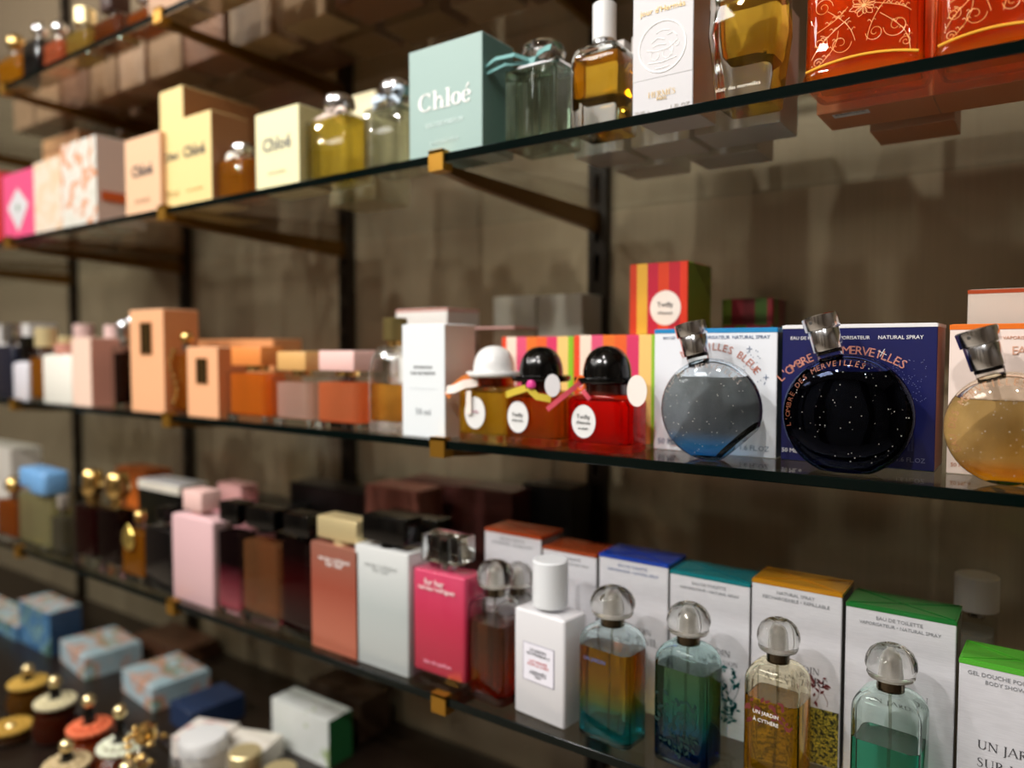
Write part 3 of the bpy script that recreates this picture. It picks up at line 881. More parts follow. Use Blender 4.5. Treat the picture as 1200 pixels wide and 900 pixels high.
# white carton with embossed medallion
def embossed_carton():
    t = carton('white carton with an embossed round medallion and gold lettering', (-0.2499, 0.0507, 0.0986), .555, 'A', .05, PAPER, pbr('#A9876A', .5), PAPER)
    x, w, h = -0.2499, 0.0507, 0.0986
    em = pbr('#F4F2F0', .4)
    zc = 0.0529; R = w*.385
    v, f = tube_vf([(R*math.cos(a), -.0002, zc + R*math.sin(a)) for a in [i/48*2*PI for i in range(48)]], .0007, 6, True)
    mesh_obj('embossed_ring', v, f, em, t)
    parts = []
    rnd = random.Random(4)
    # relief: open carriage with wheels, ground line, a groom and horse suggested by rounded ridges
    for cx_, cz_, rr in ((-.006, -.006, .0035), (.004, -.006, .0035), (.012, .000, .002)):
        parts.append(tube_vf([(cx_+rr*math.cos(a), -.0002, zc+cz_+rr*math.sin(a)) for a in [i/16*2*PI for i in range(16)]], .0004, 5, True))
    for pts in ([(-.013, -.001), (-.004, -.003), (.006, -.002), (.013, .003)], [(-.009, .004), (-.004, .007), (.002, .005)], [(.004, .008), (.009, .009), (.012, .006)],
                [(-.012, -.011), (0, -.012), (.012, -.010)], [(-.006, -.016), (0, -.0165), (.006, -.0155)], [(.006, .003), (.009, -.003), (.008, -.008)], [(-.005, .011), (0, .0125), (.006, .0115)], [(-.008, .001), (-.003, .002), (.003, .001)]):
        parts.append(tube_vf([(a, -.0002, zc+b) for a, b in pts], .0005, 5))
    v, f = joinvf(parts); mesh_obj('embossing', v, f, em, t)
    plate('raised_panel', t, 0, zc, w*.985, R*2.35, PAPER, y=-.00025, th=.0003)
    text("jour d'Hermès", t, .0, 0.0796, w*.74, INKGOLD, y=-.0006, bold=-.005)
    serif_word('HERMÈS', t, 0, 0.0173, w*.46, INKGOLD, y=-.0006)
    text('PARIS', t, 0, 0.0121, w*.16, INKGOLD, y=-.0006)
    text('30 ML e', t, -w*.33, .0035, w*.25, pbr('#B8B2AA'), y=-.0006)
    text('1 FL.OZ', t, w*.30, .0035, w*.3, pbr('#B8B2AA'), y=-.0006)
    # copper bottle side that shows beyond the carton
embossed_carton()
# heavy bottle of yellow perfume with thick glass
def heavy_bottle():
    x, w, h = -0.1889, 0.0542, 0.0965
    t = thing('perfume_bottle', 'heavy clear glass bottle of yellow perfume beside the embossed white carton', 'perfume bottle', (x, .555, SH['A']))
    hw, hd = w/2, .024
    v, f = loft([(0, hw*.70, hd*.8, .004, 0, hd), (.0015, hw*.74, hd*.86, .004, 0, hd), (h*.30, hw*.84, hd*.95, .006, 0, hd), (h*.55, hw, hd, .010, 0, hd), (h*.85, hw*.98, hd, .012, 0, hd), (h*.95, hw*.86, hd*.9, .012, 0, hd), (h, hw*.4, hd*.5, .01, 0, hd)], k=6)
    mesh_obj('glass_body', v, f, RGLASS, t)
    a, b = hw-.008, hd-.006
    v, f = loft([(h*.36, a*.72, b*.8, .006, 0, hd), (h*.39, a*.84, b*.95, .008, 0, hd), (h*.55, a*.95, b, .009, 0, hd), (h*.80, a*.98, b, .009, 0, hd)], k=6)
    mesh_obj('perfume', v, f, tinted('#F0C244', cloud=.16), t)
    v, f = loft([(.024, .010, .010, .01, 0, hd), (.030, .010, .010, .01, 0, hd)], k=6)
    v, f = loft([(h, .012, .012, .012, 0, hd), (h+.012, .012, .012, .012, 0, hd), (h+.03, .018, .018, .018, 0, hd)], k=6)
    mesh_obj('cap', v, f, pbr('#7A4A22', .2, .6), t)
    text('elixir des merveilles', t, -.002, .010, w*.62, pbr('#F2E9D6'), y=-.0004+hd*.12)
heavy_bottle()
# two big engraved orange bottles
def flourish(seed, W, H):
    """engraved scrolls, a many-petalled flower and sprigs; returns points lists in x,z"""
    P = []
    def spiral(cx, cz, r0, turns, a0, sgn=1, n=26):
        return [(cx + r0*(1-.85*i/n)*math.cos(a0 + sgn*turns*2*PI*i/n), cz + r0*(1-.85*i/n)*math.sin(a0 + sgn*turns*2*PI*i/n)) for i in range(n+1)]
    fx, fz = W*.02, H*.60
    for k in range(13):
        a = k/13*2*PI; L = W*(.13 if k % 2 else .10)
        P.append([(fx + L*q*math.cos(a + .35*math.sin(q*PI)), fz + L*q*math.sin(a + .35*math.sin(q*PI))*.8) for q in [i/7 for i in range(8)]])
        P.append([(fx + L*q*math.cos(a - .35*math.sin(q*PI)), fz + L*q*math.sin(a - .35*math.sin(q*PI))*.8) for q in [i/7 for i in range(8)]])
    for (cx, cz, r, tu, a0, sg) in ((-.34, .66, .09, 1.6, 0, 1), (.36, .62, .10, 1.5, PI, -1), (-.36, .34, .07, 1.6, PI/2, -1), (.30, .36, .11, 1.4, PI, 1), (-.18, .30, .10, 1.3, 0, -1), (.12, .34, .08, 1.4, PI, 1), (-.38, .16, .05, 1.5, 0, 1), (.38, .20, .05, 1.5, PI, -1), (-.30, .86, .08, 1.5, 0, 1), (.3, .86, .08, 1.5, PI, -1)):
        P.append(spiral(cx*W, cz*H, r*W, tu, a0, sg))
    for (x0, z0, x1, z1, b) in ((-.42, .10, -.20, .42, .06), (-.44, .20, -.10, .52, -.05), (.42, .12, .16, .50, .07), (-.05, .30, -.30, .62, .05), (.05, .28, .40, .78, -.08), (-.40, .44, -.12, .62, .04), (.12, .6, .42, .46, .05)):
        P.append([(W*(x0 + (x1-x0)*q) + b*W*math.sin(q*PI), H*(z0 + (z1-z0)*q)) for q in [i/9 for i in range(10)]])
        for q in (.3, .5, .7):
            bx, bz = W*(x0 + (x1-x0)*q) + b*W*math.sin(q*PI), H*(z0 + (z1-z0)*q)
            for s in (-1, 1):
                P.append([(bx + s*W*.035*u, bz + W*.02*math.sin(u*PI)+W*.018*u) for u in [i/5 for i in range(6)]])
    return P
def engraved_bottle(pos, label, Y):
    x, w, h = pos
    t = thing('perfume_bottle', label, 'perfume bottle', (x, Y, SH['A']), 0, 'orange engraved bottles')
    h = .105; hw, hd = w/2, .026
    v, f = loft([(0, hw*.90, hd*.86, .006, 0, hd), (.002, hw*.96, hd*.94, .007, 0, hd), (.007, hw, hd, .009, 0, hd), (.011, hw*.965, hd*.95, .009, 0, hd), (h*.5, hw*.95, hd*.93, .009, 0, hd), (h*.86, hw*.97, hd*.96, .009, 0, hd), (h*.96, hw*.8, hd*.8, .010, 0, hd), (h, .014, .014, .014, 0, hd)], k=6)
    mesh_obj('glass_body', v, f, soft_glass('#FFEFDC', 1.45, .5), t)
    v, f = fluted(loft([(.006, hw*.88, hd*.84, .006, 0, hd), (.012, hw*.915, hd*.88, .007, 0, hd), (h*.5, hw*.90, hd*.86, .007, 0, hd), (h*.8, hw*.91, hd*.88, .007, 0, hd)], k=11), 48, hd, .0010, 10)
    mesh_obj('perfume', v, f, tinted('#FF6A16', cloud=.22, clear=.25, ramp=[(0, '#FFD040'), (.08, '#FFA826'), (.2, '#FF8020'), (1, '#FF7418')]), t)
    parts = [tube_vf([(a, hd*.055, b + .004) for a, b in pl], .00022, 4) for pl in flourish(1, w*.92, h*.70)]
    v, f = joinvf(parts)
    mesh_obj('engraving', v, f, pbr('#F2A85A', .3), t)
    v, f = tube_vf([(hw*.9*u, .0002 + hd*.02, .0105 + .005*(1-u*u)) for u in [i/14*2-1 for i in range(15)]], .0009, 6)
    mesh_obj('base_ridge', v, f, pbr('#F2B440', .15, 0, .5), t)
    cap_part(t, 'round', .034, .034, .03, h, hd, GOLD)
engraved_bottle((-0.1071, 0.0780, 0.0397), 'large orange bottle engraved with scrolls, standing next to the heavy yellow one', .556)
engraved_bottle((-0.0297, 0.0700, 0.0205), 'large orange engraved bottle cut off by the picture edge', .556)
# cartons standing further back on this shelf, seen from below through the glass
GREYC = pbr('#C9C2BC', .5); ORC = pbr('#D0702E', .5)
BK = [(-0.3471, .052, .63, GREYC, 'white carton behind the tall golden bottle'), (-0.2857, .056, .63, GREYC, 'white carton behind the embossed carton'), (-0.2150, .072, .625, GREYC, 'white carton directly behind the heavy yellow bottle'),
      (-0.3362, .062, .70, GREYC, 'pale carton in the second row behind the embossed carton'), (-0.2540, .066, .70, GREYC, 'pale carton in the second row behind the heavy yellow bottle'),
      (-0.1110, .080, .625, ORC, 'orange carton behind the first engraved bottle'), (-0.0260, .09, .625, ORC, 'orange carton behind the second engraved bottle'), (-0.0948, .062, .70, ORC, 'orange carton in the second row behind the engraved bottles')]
for i, (x, w, Y, m, lab) in enumerate(BK):
    t = carton(lab, (x, w, .10 if Y < .7 else .085), Y, 'A', .052, m, m)
    if i == 5:
        v, f = boxv(-.030, -.004, .006, .016, -.0003, -.0001); mesh_obj('code_sticker', v, f, PAPER, t, angle=0)
        o = text('CE#0UDC', t, -.017, 0, .022, INK); o.location = (-.017, .0095, -.00035); o.rotation_euler = (PI, 0, 0)

# ================================================================ third shelf (B)
S = 'B'
def Bf(*a, **k): return flacon(*a, **k)
Bf('dark navy bottle with a silver cap at the picture edge on the third shelf', (-1.4838, 0.0772, 0.1310), .556, S, .03, ('cyl', .030, .034, CHROME), body=pbr('#1A1D2C', .15, 0, .5), collar=(.008, .004, STEEL))
carton('tall silver grey carton behind the dark navy bottle', (-1.6619, 0.1481, 0.1349), .64, S, .05, pbr('#CFCCC8'))
Bf('white bottle with a black top half, beside the slim amber bottle', (-1.4186, 0.0564, 0.1082), .556, S, .03, ('box', .022, .040, BLACK), body=pbr('#D9D6DC', .3), collar=(.007, .003, BLACK))
Bf('slim amber bottle with a broad gold cap', (-1.3570, 0.0750, 0.1217), .558, S, .03, ('cyl', .034, .032, PALEGOLD), liq='#C07A14', level=.92, dens=.6, collar=(.010, .008, pbr('#5A2A10', .3)))
Bf('squat white bottle with a rose collar and cream cap', (-1.2842, 0.0993, 0.1069), .556, S, .034, ('cyl', .026, .012, PALEGOLD), body=pbr('#F4F1E4', .3, 0, .4), collar=(.017, .016, pbr('#C78A78', .4)))
Bf('pink bottle with a round pink cap behind the pale pink carton', (-1.4552, 0.0916, 0.1317), .66, S, .04, ('cyl', .036, .03, pbr('#E9C4BC', .4)), body=pbr('#E8C2B4', .4))
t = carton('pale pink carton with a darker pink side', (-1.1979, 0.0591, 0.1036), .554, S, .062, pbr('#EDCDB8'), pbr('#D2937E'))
Bf('rose pink bottle with a pink cap peeping over the pale pink carton', (-1.3048, 0.0636, 0.1270), .64, S, .035, ('cyl', .028, .028, pbr('#EAC8C2', .4)), body=pbr('#D9A090', .4))
Bf('dark bottle with a faceted silver cap beside the tall peach carton', (-1.1274, 0.0323, 0.1284), .57, S, .03, ('round', .022, .030, CHROME), liq='#3A1A10', level=.9, dens=.5)
Bf('second dark bottle with a faceted silver cap, touching the tall peach carton', (-1.1568, 0.0355, 0.1352), .60, S, .03, ('round', .024, .032, CHROME), liq='#5A2A1A', level=.9, dens=.5)
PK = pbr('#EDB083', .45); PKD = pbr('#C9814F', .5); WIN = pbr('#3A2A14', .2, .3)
def window_carton(pos, Y, d, lab, wz, wh, ww):
    x, w, h = pos
    t = carton(lab, pos, Y, 'B', d, PK, PKD, pbr('#F0BE96'))
    plate('window_panel', t, .0, h*wz, w*ww, h*wh, WIN)
    parts = [boxv(-w*ww*.5-.001, w*ww*.5+.001, -.0009, -.0001, h*(wz-wh/2)-.001, h*(wz-wh/2)), boxv(-w*ww*.5-.001, w*ww*.5+.001, -.0009, -.0001, h*(wz+wh/2), h*(wz+wh/2)+.001),
             boxv(-w*ww*.5-.001, -w*ww*.5, -.0009, -.0001, h*(wz-wh/2), h*(wz+wh/2)), boxv(w*ww*.5, w*ww*.5+.001, -.0009, -.0001, h*(wz-wh/2), h*(wz+wh/2))]
    v, f = joinvf(parts); mesh_obj('window_rim', v, f, pbr('#D99A66', .4, .4), t, angle=0)
    for s in (-1, 1):
        plate('window_bar', t, s*w*ww*.17, h*wz, .0008, h*wh, pbr('#8A6A34', .3, .6), y=-.0008)
window_carton((-1.0107, 0.0857, 0.1407), .554, .052, 'tall peach carton with a dark window, tallest on the third shelf', .72, .31, .34)
t = Bf('amber bottle hung with a gold chain between the two window cartons', (-0.9499, 0.0451, 0.1108), .562, S, .03, ('ball', .018, .018, GOLD), liq='#C87A14', level=.95, dens=.6)
parts = []
for i in range(9):
    parts.append(lathe([(.0008, 0), (.0042, .002), (.0045, .004), (.0008, .008)], 12)); q = parts[-1]
    parts[-1] = ([(a + .007*math.sin(i*.8), b - .004, c + .012 + i*.0085) for a, b, c in q[0]], q[1])
v, f = joinvf(parts); mesh_obj('chain', v, f, GOLD, t)
window_carton((-0.8789, 0.0681, 0.0891), .554, .042, 'short peach carton with a dark window', .66, .36, .36)
carton('wide orange peach carton lying low behind the orange cube bottle', (-0.9662, 0.1819, 0.1004), .66, S, .05, pbr('#E39A62'))
def cube_bottle(pos, Y, lab, liq, capm, lev, dens, capw=.76, clear=False):
    return flacon(lab, pos, Y, 'B', .042, ('box', pos[1]*capw, pos[2]*.26, capm, .034), liq=liq, level=lev, dens=dens, wall=.0035, r=.006, sh=.004, collar=(pos[1]*.18, pos[2]*.06, GOLD), base=.007, nk=.010)
cube_bottle((-0.7960, 0.0785, 0.0901), .556, 'orange square bottle with an orange cube cap', '#FF9A34', pbr('#E58A44', .4), .95, .62)
cube_bottle((-0.7104, 0.0672, 0.0841), .556, 'pale pink square bottle with a tan block cap', '#F8D6C8', pbr('#D9A866', .4), .85, .5)
cube_bottle((-0.6339, 0.0742, 0.0852), .556, 'coral pink square bottle with a pale pink block cap', '#FFA06C', pbr('#EFC4BC', .4), .88, .55)
Bf('clear shouldered bottle of golden perfume with a dark brass cap', (-0.5586, 0.0517, 0.1197), .557, S, .036, ('cyl', .026, .024, pbr('#8A7A4C', .3, .7)), liq='#E0A040', level=.62, dens=.3, real='soft', sh=.03, nk=.010, base=.012, collar=(.009, .005, GOLD), r=.008)
GW = pbr('#E4EAEC', .45)
t = carton('tall white carton with grey print beside the white-hatted bottle', (-0.4998, 0.0562, 0.1114), .553, S, .048, GW, pbr('#C9B8AA', .45), lines=[('VAPORISATEUR', 0, .61, .44, INK), ('EAU DE PARFUM', 0, .555, .56, INK), ('50 ml', 0, .2, .34, pbr('#8A9094'))])
plate('crease_line', t, 0, .048, .033, .0003, pbr('#C4CCD0'))
carton('white carton with a red line round its lid, behind the tall white one', (-0.5993, 0.0807, 0.1340), .66, S, .06, pbr('#EDEBE6'), pbr('#CFC6BC'), band=(.003, pbr('#C98A80')))
carton('clear plastic carton with a pink edge standing behind the white-hatted bottle', (-0.5144, 0.0690, 0.1121), .68, S, .05, thin_glass('#E9DCD2', 1.5), band=(.002, pbr('#D9A8A0')))

# three hat-capped bottles
def hat(t, z, cy, W, H, mat):
    """bowler hat: rolled brim and domed crown"""
    R = W/2
    prof = [(R*.62, 0), (R*.90, .0002), (R*.985, H*.05), (R, H*.11), (R*.975, H*.18), (R*.90, H*.19), (R*.80, H*.17), (R*.735, H*.19), (R*.73, H*.34), (R*.70, H*.50), (R*.64, H*.66), (R*.55, H*.79), (R*.43, H*.89), (R*.29, H*.96), (R*.14, H*.993), (.0008, H)]
    v, f = lathe(prof, 40)
    o = mesh_obj('hat_cap', v, f, mat, t, loc=(0, cy, z), angle=50)
    v, f = lathe([(R*.722, H*.19), (R*.728, H*.20), (R*.728, H*.32), (R*.722, H*.33)], 40)
    mesh_obj('hat_band', v, f, mat, o, angle=50)
    return o
def hat_bottle(pos, Y, lab, liq, hatm, hatw, hath, d, ramp=None, plate_x=-.12, wl=.0012, gcol='#FFFFFF', tag_side=-1, real=True, cloud=.12):
    x, w, h = pos
    t = thing('perfume_bottle', lab, 'perfume bottle', (x, Y, SH['B']), 0, 'bottles capped with bowler hats')
    hw, hd = w/2, d/2
    neckh = h*.13
    bh = h - hath - neckh + h*.04
    v, f = loft(body_secs(hw, hd, bh, .010, bev=.002, sh=.008, nk=hw*.62, cy=hd), k=6)
    mesh_obj('glass_body', v, f, soft_glass(gcol, 1.45, .45), t)
    v, f = fluted(loft([(.007, hw-wl-.002, hd-wl-.002, .011, 0, hd), (.009, hw-wl, hd-wl, .011, 0, hd), (bh-.010, hw-wl, hd-wl, .011, 0, hd), (bh-.006, hw*.84, hd*.84, .011, 0, hd)], k=11), 48, hd, .0011, 12)
    mesh_obj('perfume', v, f, tinted(liq, cloud=cloud, ramp=ramp, clear=.25), t)
    v, f = loft([(bh-.001, hw*.60, hw*.60, hw, 0, hd), (bh+neckh, hw*.58, hw*.58, hw, 0, hd)], k=8)
    mesh_obj('neck', v, f, thin_glass('#C98A5A') if hatm is not BLACK else pbr('#5A2418', .15, 0, .5), t)
    hat(t, bh + neckh - h*.04, hd, hatw, hath, hatm)
    o = oval('label_disc', t, plate_x*w, bh*.52, w*.185, bh*.29, WHITE, y=-.0009, th=.0006)
    return t, bh
t, bh = hat_bottle((-0.4288, 0.0653, 0.0904), .556, 'yellow square bottle with a white bowler hat cap and orange ribbon', '#F4DC58', WHITE, .054, .030, .038, cloud=.3, gcol='#FBEFC0')
h_ = bh
text('Twilly', t, -.008, h_*.52, .010, pbr('#C08A9A'), y=-.0016)
parts = [strip_vf([(-.010, -.002, h_+.010), (-.018, -.006, h_+.006), (-.028, -.008, h_-.002), (-.036, -.008, h_-.010)], (.3, 0, 1), .0035, .0004)]
v, f = joinvf(parts); mesh_obj('ribbon', v, f, pbr('#E8843A', .5), t, angle=30)
v, f = joinvf([strip_vf([(-.036, -.008, h_-.004), (-.026, -.010, h_-.003), (-.016, -.006, h_+.002), (-.004, .002, h_+.004)], (.2, .2, 1), .004, .0004), boxv(-.016, -.010, -.004, -.0034, h_*.50, h_*.92)])
mesh_obj('tag', v, f, pbr('#F2E6DC', .5), t, angle=30)
t, bh = hat_bottle((-0.3757, 0.0616, 0.0895), .557, 'golden brown square bottle with a black bowler hat cap', '#E29C3C', BLACK, .055, .032, .038, cloud=.22, plate_x=-.20, gcol='#F6DEB8')
text('Twilly', t, -.20*0.0617, bh*.53, .012, INK, y=-.0016)
text("d'Hermès", t, -.20*0.0617, bh*.44, .012, INK, y=-.0016)
h_ = bh
v, f = joinvf([strip_vf([(-.024, -.002, h_-.004), (-.014, -.005, h_-.001), (.000, -.006, h_+.003)], (.2, 0, 1), .0032, .0004), strip_vf([(.002, -.006, h_+.004), (.012, -.006, h_-.004), (.024, -.002, h_-.006)], (.2, 0, 1), .0032, .0004)])
mesh_obj('ribbon', v, f, pbr('#C9B23A', .5), t, angle=30)
v, f = lathe([(.0006, 0), (.0042, .002), (.0046, .0045), (.003, .008), (.0006, .009)], 14); mesh_obj('ribbon_knot', v, f, pbr('#E8469A', .4), t, loc=(.006, -.006, h_+.002))
v, f = disc_vf(.026, h_+.006, .008, .010, -.003, -.0026); mesh_obj('paper_tag', v, f, PAPER, t, angle=30)
t, bh = hat_bottle((-0.3083, 0.0628, 0.0901), .557, 'red square bottle with a black bowler hat cap', '#F02414', BLACK, .057, .033, .040, cloud=.25, plate_x=-.18, gcol='#FFB0A0')
w_ = 0.0629
text('Twilly', t, -.18*w_, bh*.57, .013, INK, y=-.0016, bold=-.01)
text("d'Hermès", t, -.18*w_, bh*.48, .0135, INK, y=-.0016)
text('eau ginger', t, -.18*w_, bh*.39, .010, INK, y=-.0016)
h_ = bh
v, f = joinvf([strip_vf([(-.012, -.004, h_+.010), (-.020, -.008, h_+.003), (-.030, -.010, h_-.005), (-.042, -.010, h_-.014)], (.3, 0, 1), .0022, .0004), strip_vf([(-.012, -.004, h_+.006), (-.008, -.006, h_+.002), (-.003, -.005, h_-.004)], (1, 0, .3), .002, .0004)])
mesh_obj('ribbon', v, f, pbr('#C84A5A', .5), t, angle=30)
v, f = tube_vf([(-.012+.004*math.cos(a), -.0045, h_+.009+.006*math.sin(a)) for a in [i/14*2*PI for i in range(14)]], .0014, 6, True); mesh_obj('ribbon_knot', v, f, pbr('#D8641E', .4), t)
v, f = disc_vf(.036, h_+.004, .009, .013, .004, .0044); mesh_obj('paper_tag', v, f, pbr('#F0E4DC', .5), t, angle=30)

CT = ['#E8642E', '#D93A66', '#F2C878', '#8CBF2A', '#E84A2A', '#F0DCC8', '#E0567A', '#E8762E']
STR1 = striped('scarf_stripes', CT, .0125, .35)
carton('wide carton striped in pink, green and orange behind the white-hatted bottle', (-0.4233, 0.0876, 0.0993), .64, S, .05, STR1, group='scarf striped cartons')
carton('wide carton striped in orange and pink behind the red bottle', (-0.3289, 0.0892, 0.1000), .63, S, .05, STR1, group='scarf striped cartons')
RS = striped('red_scarf_stripes', ['#D9401E', '#B81E2E', '#D8351A', '#9CB81E', '#D02418', '#C83A1A', '#E0A83A', '#C01E3A'], .011, .35)
carton('plain striped carton lying under the red striped carton with the disc', (-0.2846, 0.0921, 0.1000), .665, S, .055, RS)
zt = 0.0120
t = carton('red striped carton with a white round disc, on top of the cartons', (-0.3015, 0.0594, 0.0678), .665, zt + .001, .06, RS, pbr('#6E7A1E', .45))
w_ = 0.0597
x0_ = 0.0077; z0_ = 0.0250
oval('disc_label', t, x0_, z0_, .0155, .0165, pbr('#EFE2D6', .5))
text('Twilly', t, x0_, z0_+.001, .016, INK, y=-.001); text("d'Hermès", t, x0_, z0_-.006, .015, INK, y=-.001)
carton('dark red striped carton farther back behind the blue-edged carton', (-0.2476, 0.0512, 0.1380), .76, S, .05, striped('dark_scarf_stripes', ['#7A1420', '#641018', '#3E5A14', '#8A1A24', '#5A6A1A'], .012, .4))

# three round tilted bottles and their cartons
COB = pbr('#E6E9EE', .4); NAVY = pbr('#171B52', .3, 0, .3)
def star_specks(t, pts, mat, r=.0003):
    parts = []
    for a, b in pts:
        parts.append(([(a-r, -.0005, b-r), (a+r, -.0005, b-r), (a+r, -.0005, b+r), (a-r, -.0005, b+r), (a-r, -.0001, b-r), (a+r, -.0001, b-r), (a+r, -.0001, b+r), (a-r, -.0001, b+r)], boxv(0, 1, 0, 1, 0, 1)[1]))
    v, f = joinvf(parts); mesh_obj('printed_stars', v, f, mat, t, angle=0)
rn = random.Random(9)
YB = .606
x, w, h = -0.2251, 0.1049, 0.1042
t = carton('white carton with a bright blue top edge behind the blue round bottle', (x, w, h), YB, S, .05, COB, pbr('#0E3A4C', .35), pbr('#2F8CC2', .35), band=(.0035, pbr('#2487BE', .35)))
BLU = pbr('#3E5C86', .5)
text('EAU DE TOILETTE', t, -w*.30, h*.918, w*.24, BLU); text('VAPORISATEUR', t, -.0, h*.918, w*.27, BLU); text('NATURAL SPRAY', t, w*.30, h*.918, w*.29, BLU)
arc_text('MERVEILLES BLEUE', t, -.002, h*.40, h*.46, .22, 1.45, .0062, pbr('#C0705A', .45))
text('50 ML', t, -w*.38, h*.05, w*.16, BLU); text('1.6 FL.OZ', t, w*.34, h*.05, w*.22, pbr('#7A8A9A'))
star_specks(t, [(w*(.25+.18*rn.random()), h*(.55+.3*rn.random())) for _ in range(26)], BLU)
for a, b in ((.29, .84), (.42, .62)):
    v, f = joinvf([boxv(-.0022, .0022, -.0005, -.0001, -.0002, .0002), boxv(-.0002, .0002, -.0005, -.0001, -.0022, .0022)])
    mesh_obj('printed_star', v, f, BLU, t, loc=(w*a, 0, h*b), angle=0)
v, f = loft([(.0002, w/2+.0002, .02, .0004, 0, .0202), (.006, w/2+.0002, .02, .0004, 0, .0202)], k=1)
x, w, h = -0.1153, 0.1069, 0.1057
t = carton('deep navy carton with white print behind the black round bottle', (x, w, h), YB, S, .05, NAVY, pbr('#C79A88', .4), pbr('#E8E6EA', .4), band=(.0025, pbr('#E9E7E6', .35)))
text('EAU DE PARFUM', t, -w*.32, h*.895, w*.24, INKW); text('VAPORISATEUR', t, -w*.03, h*.895, w*.24, INKW); text('NATURAL SPRAY', t, w*.28, h*.895, w*.275, INKW)
arc_text("L'OMBRE DES MERVEILLES", t, -.004, h*.16, h*.66, -.13, 1.35, .0066, pbr('#D08A78', .45))
text('50 ML e', t, -w*.42, h*.06, w*.14, INKW); text('1.6 FL.OZ', t, w*.36, h*.055, w*.17, pbr('#7A7C9A'))
star_specks(t, [(w*(.18+.26*rn.random()), h*(.46+.3*rn.random())) for _ in range(110)], pbr('#B9BCD8'), .00016)
v, f = joinvf([boxv(-.0032, .0032, -.0005, -.0001, -.0002, .0002), boxv(-.0002, .0002, -.0005, -.0001, -.0032, .0032)])
mesh_obj('printed_star', v, f, INKW, t, loc=(w*.17, 0, h*.80), rot=(0, .5, 0), angle=0)
# little boy figure printed low on the carton
v, f = joinvf([disc_vf(w*.355, h*.30, .0017, .0019, -.0004, -.0002, 10), boxv(w*.355-.0018, w*.355+.0018, -.0004, -.0002, h*.20, h*.28), boxv(w*.355-.0018, w*.355-.0004, -.0004, -.0002, h*.13, h*.20), boxv(w*.355+.0004, w*.355+.0018, -.0004, -.0002, h*.13, h*.20)])
mesh_obj('printed_figure', v, f, pbr('#3E4478'), t, angle=0)
x, w, h = -0.0108, 0.0875, 0.1044
t = carton('pinkish white carton with an orange top edge behind the golden round bottle', (x, w, h), YB, S, .05, pbr('#F0DDD2', .4), pbr('#C98A66', .4), pbr('#E8823A', .35), band=(.0035, pbr('#E5711F', .35)))
text('EAU DE TOILETTE', t, -w*.32, h*.90, w*.24, pbr('#C98A6A')); text('VAPORISATEUR', t, -w*.02, h*.90, w*.25, pbr('#C98A6A')); text('NATURAL SPRAY', t, w*.30, h*.90, w*.27, pbr('#C98A6A'))
arc_text('EAU DES MERVEILLES', t, -.004, h*.38, h*.45, .62, 1.3, .0060, pbr('#D9A58A', .45))
text('50 ML e', t, -w*.40, h*.05, w*.14, pbr('#C98A6A'))
zt = SH['B'] + h
t = carton('clear topped carton with an orange edge stacked on the pinkish white one', (-0.0090, 0.0801, 0.1322), .67, 'B', .05, pbr('#CFC4B8', .25, 0, .5), band=(.003, pbr('#A8441C', .35)))
carton('pale grey box standing in for a wall reflection, behind the striped carton', (-0.5639, 0.0678, 0.1554), .80, S, .05, pbr('#B5AEA2', .5), group='pale grey boxes in place of wall reflections')  # solid box in place of the white carton's reflection in the wall
carton('pale grey box standing in for a wall reflection, next to the dark upright', (-0.4950, 0.0649, 0.1548), .80, S, .05, pbr('#B5AEA2', .5), group='pale grey boxes in place of wall reflections')  # second box built where the wall mirrors the cartons

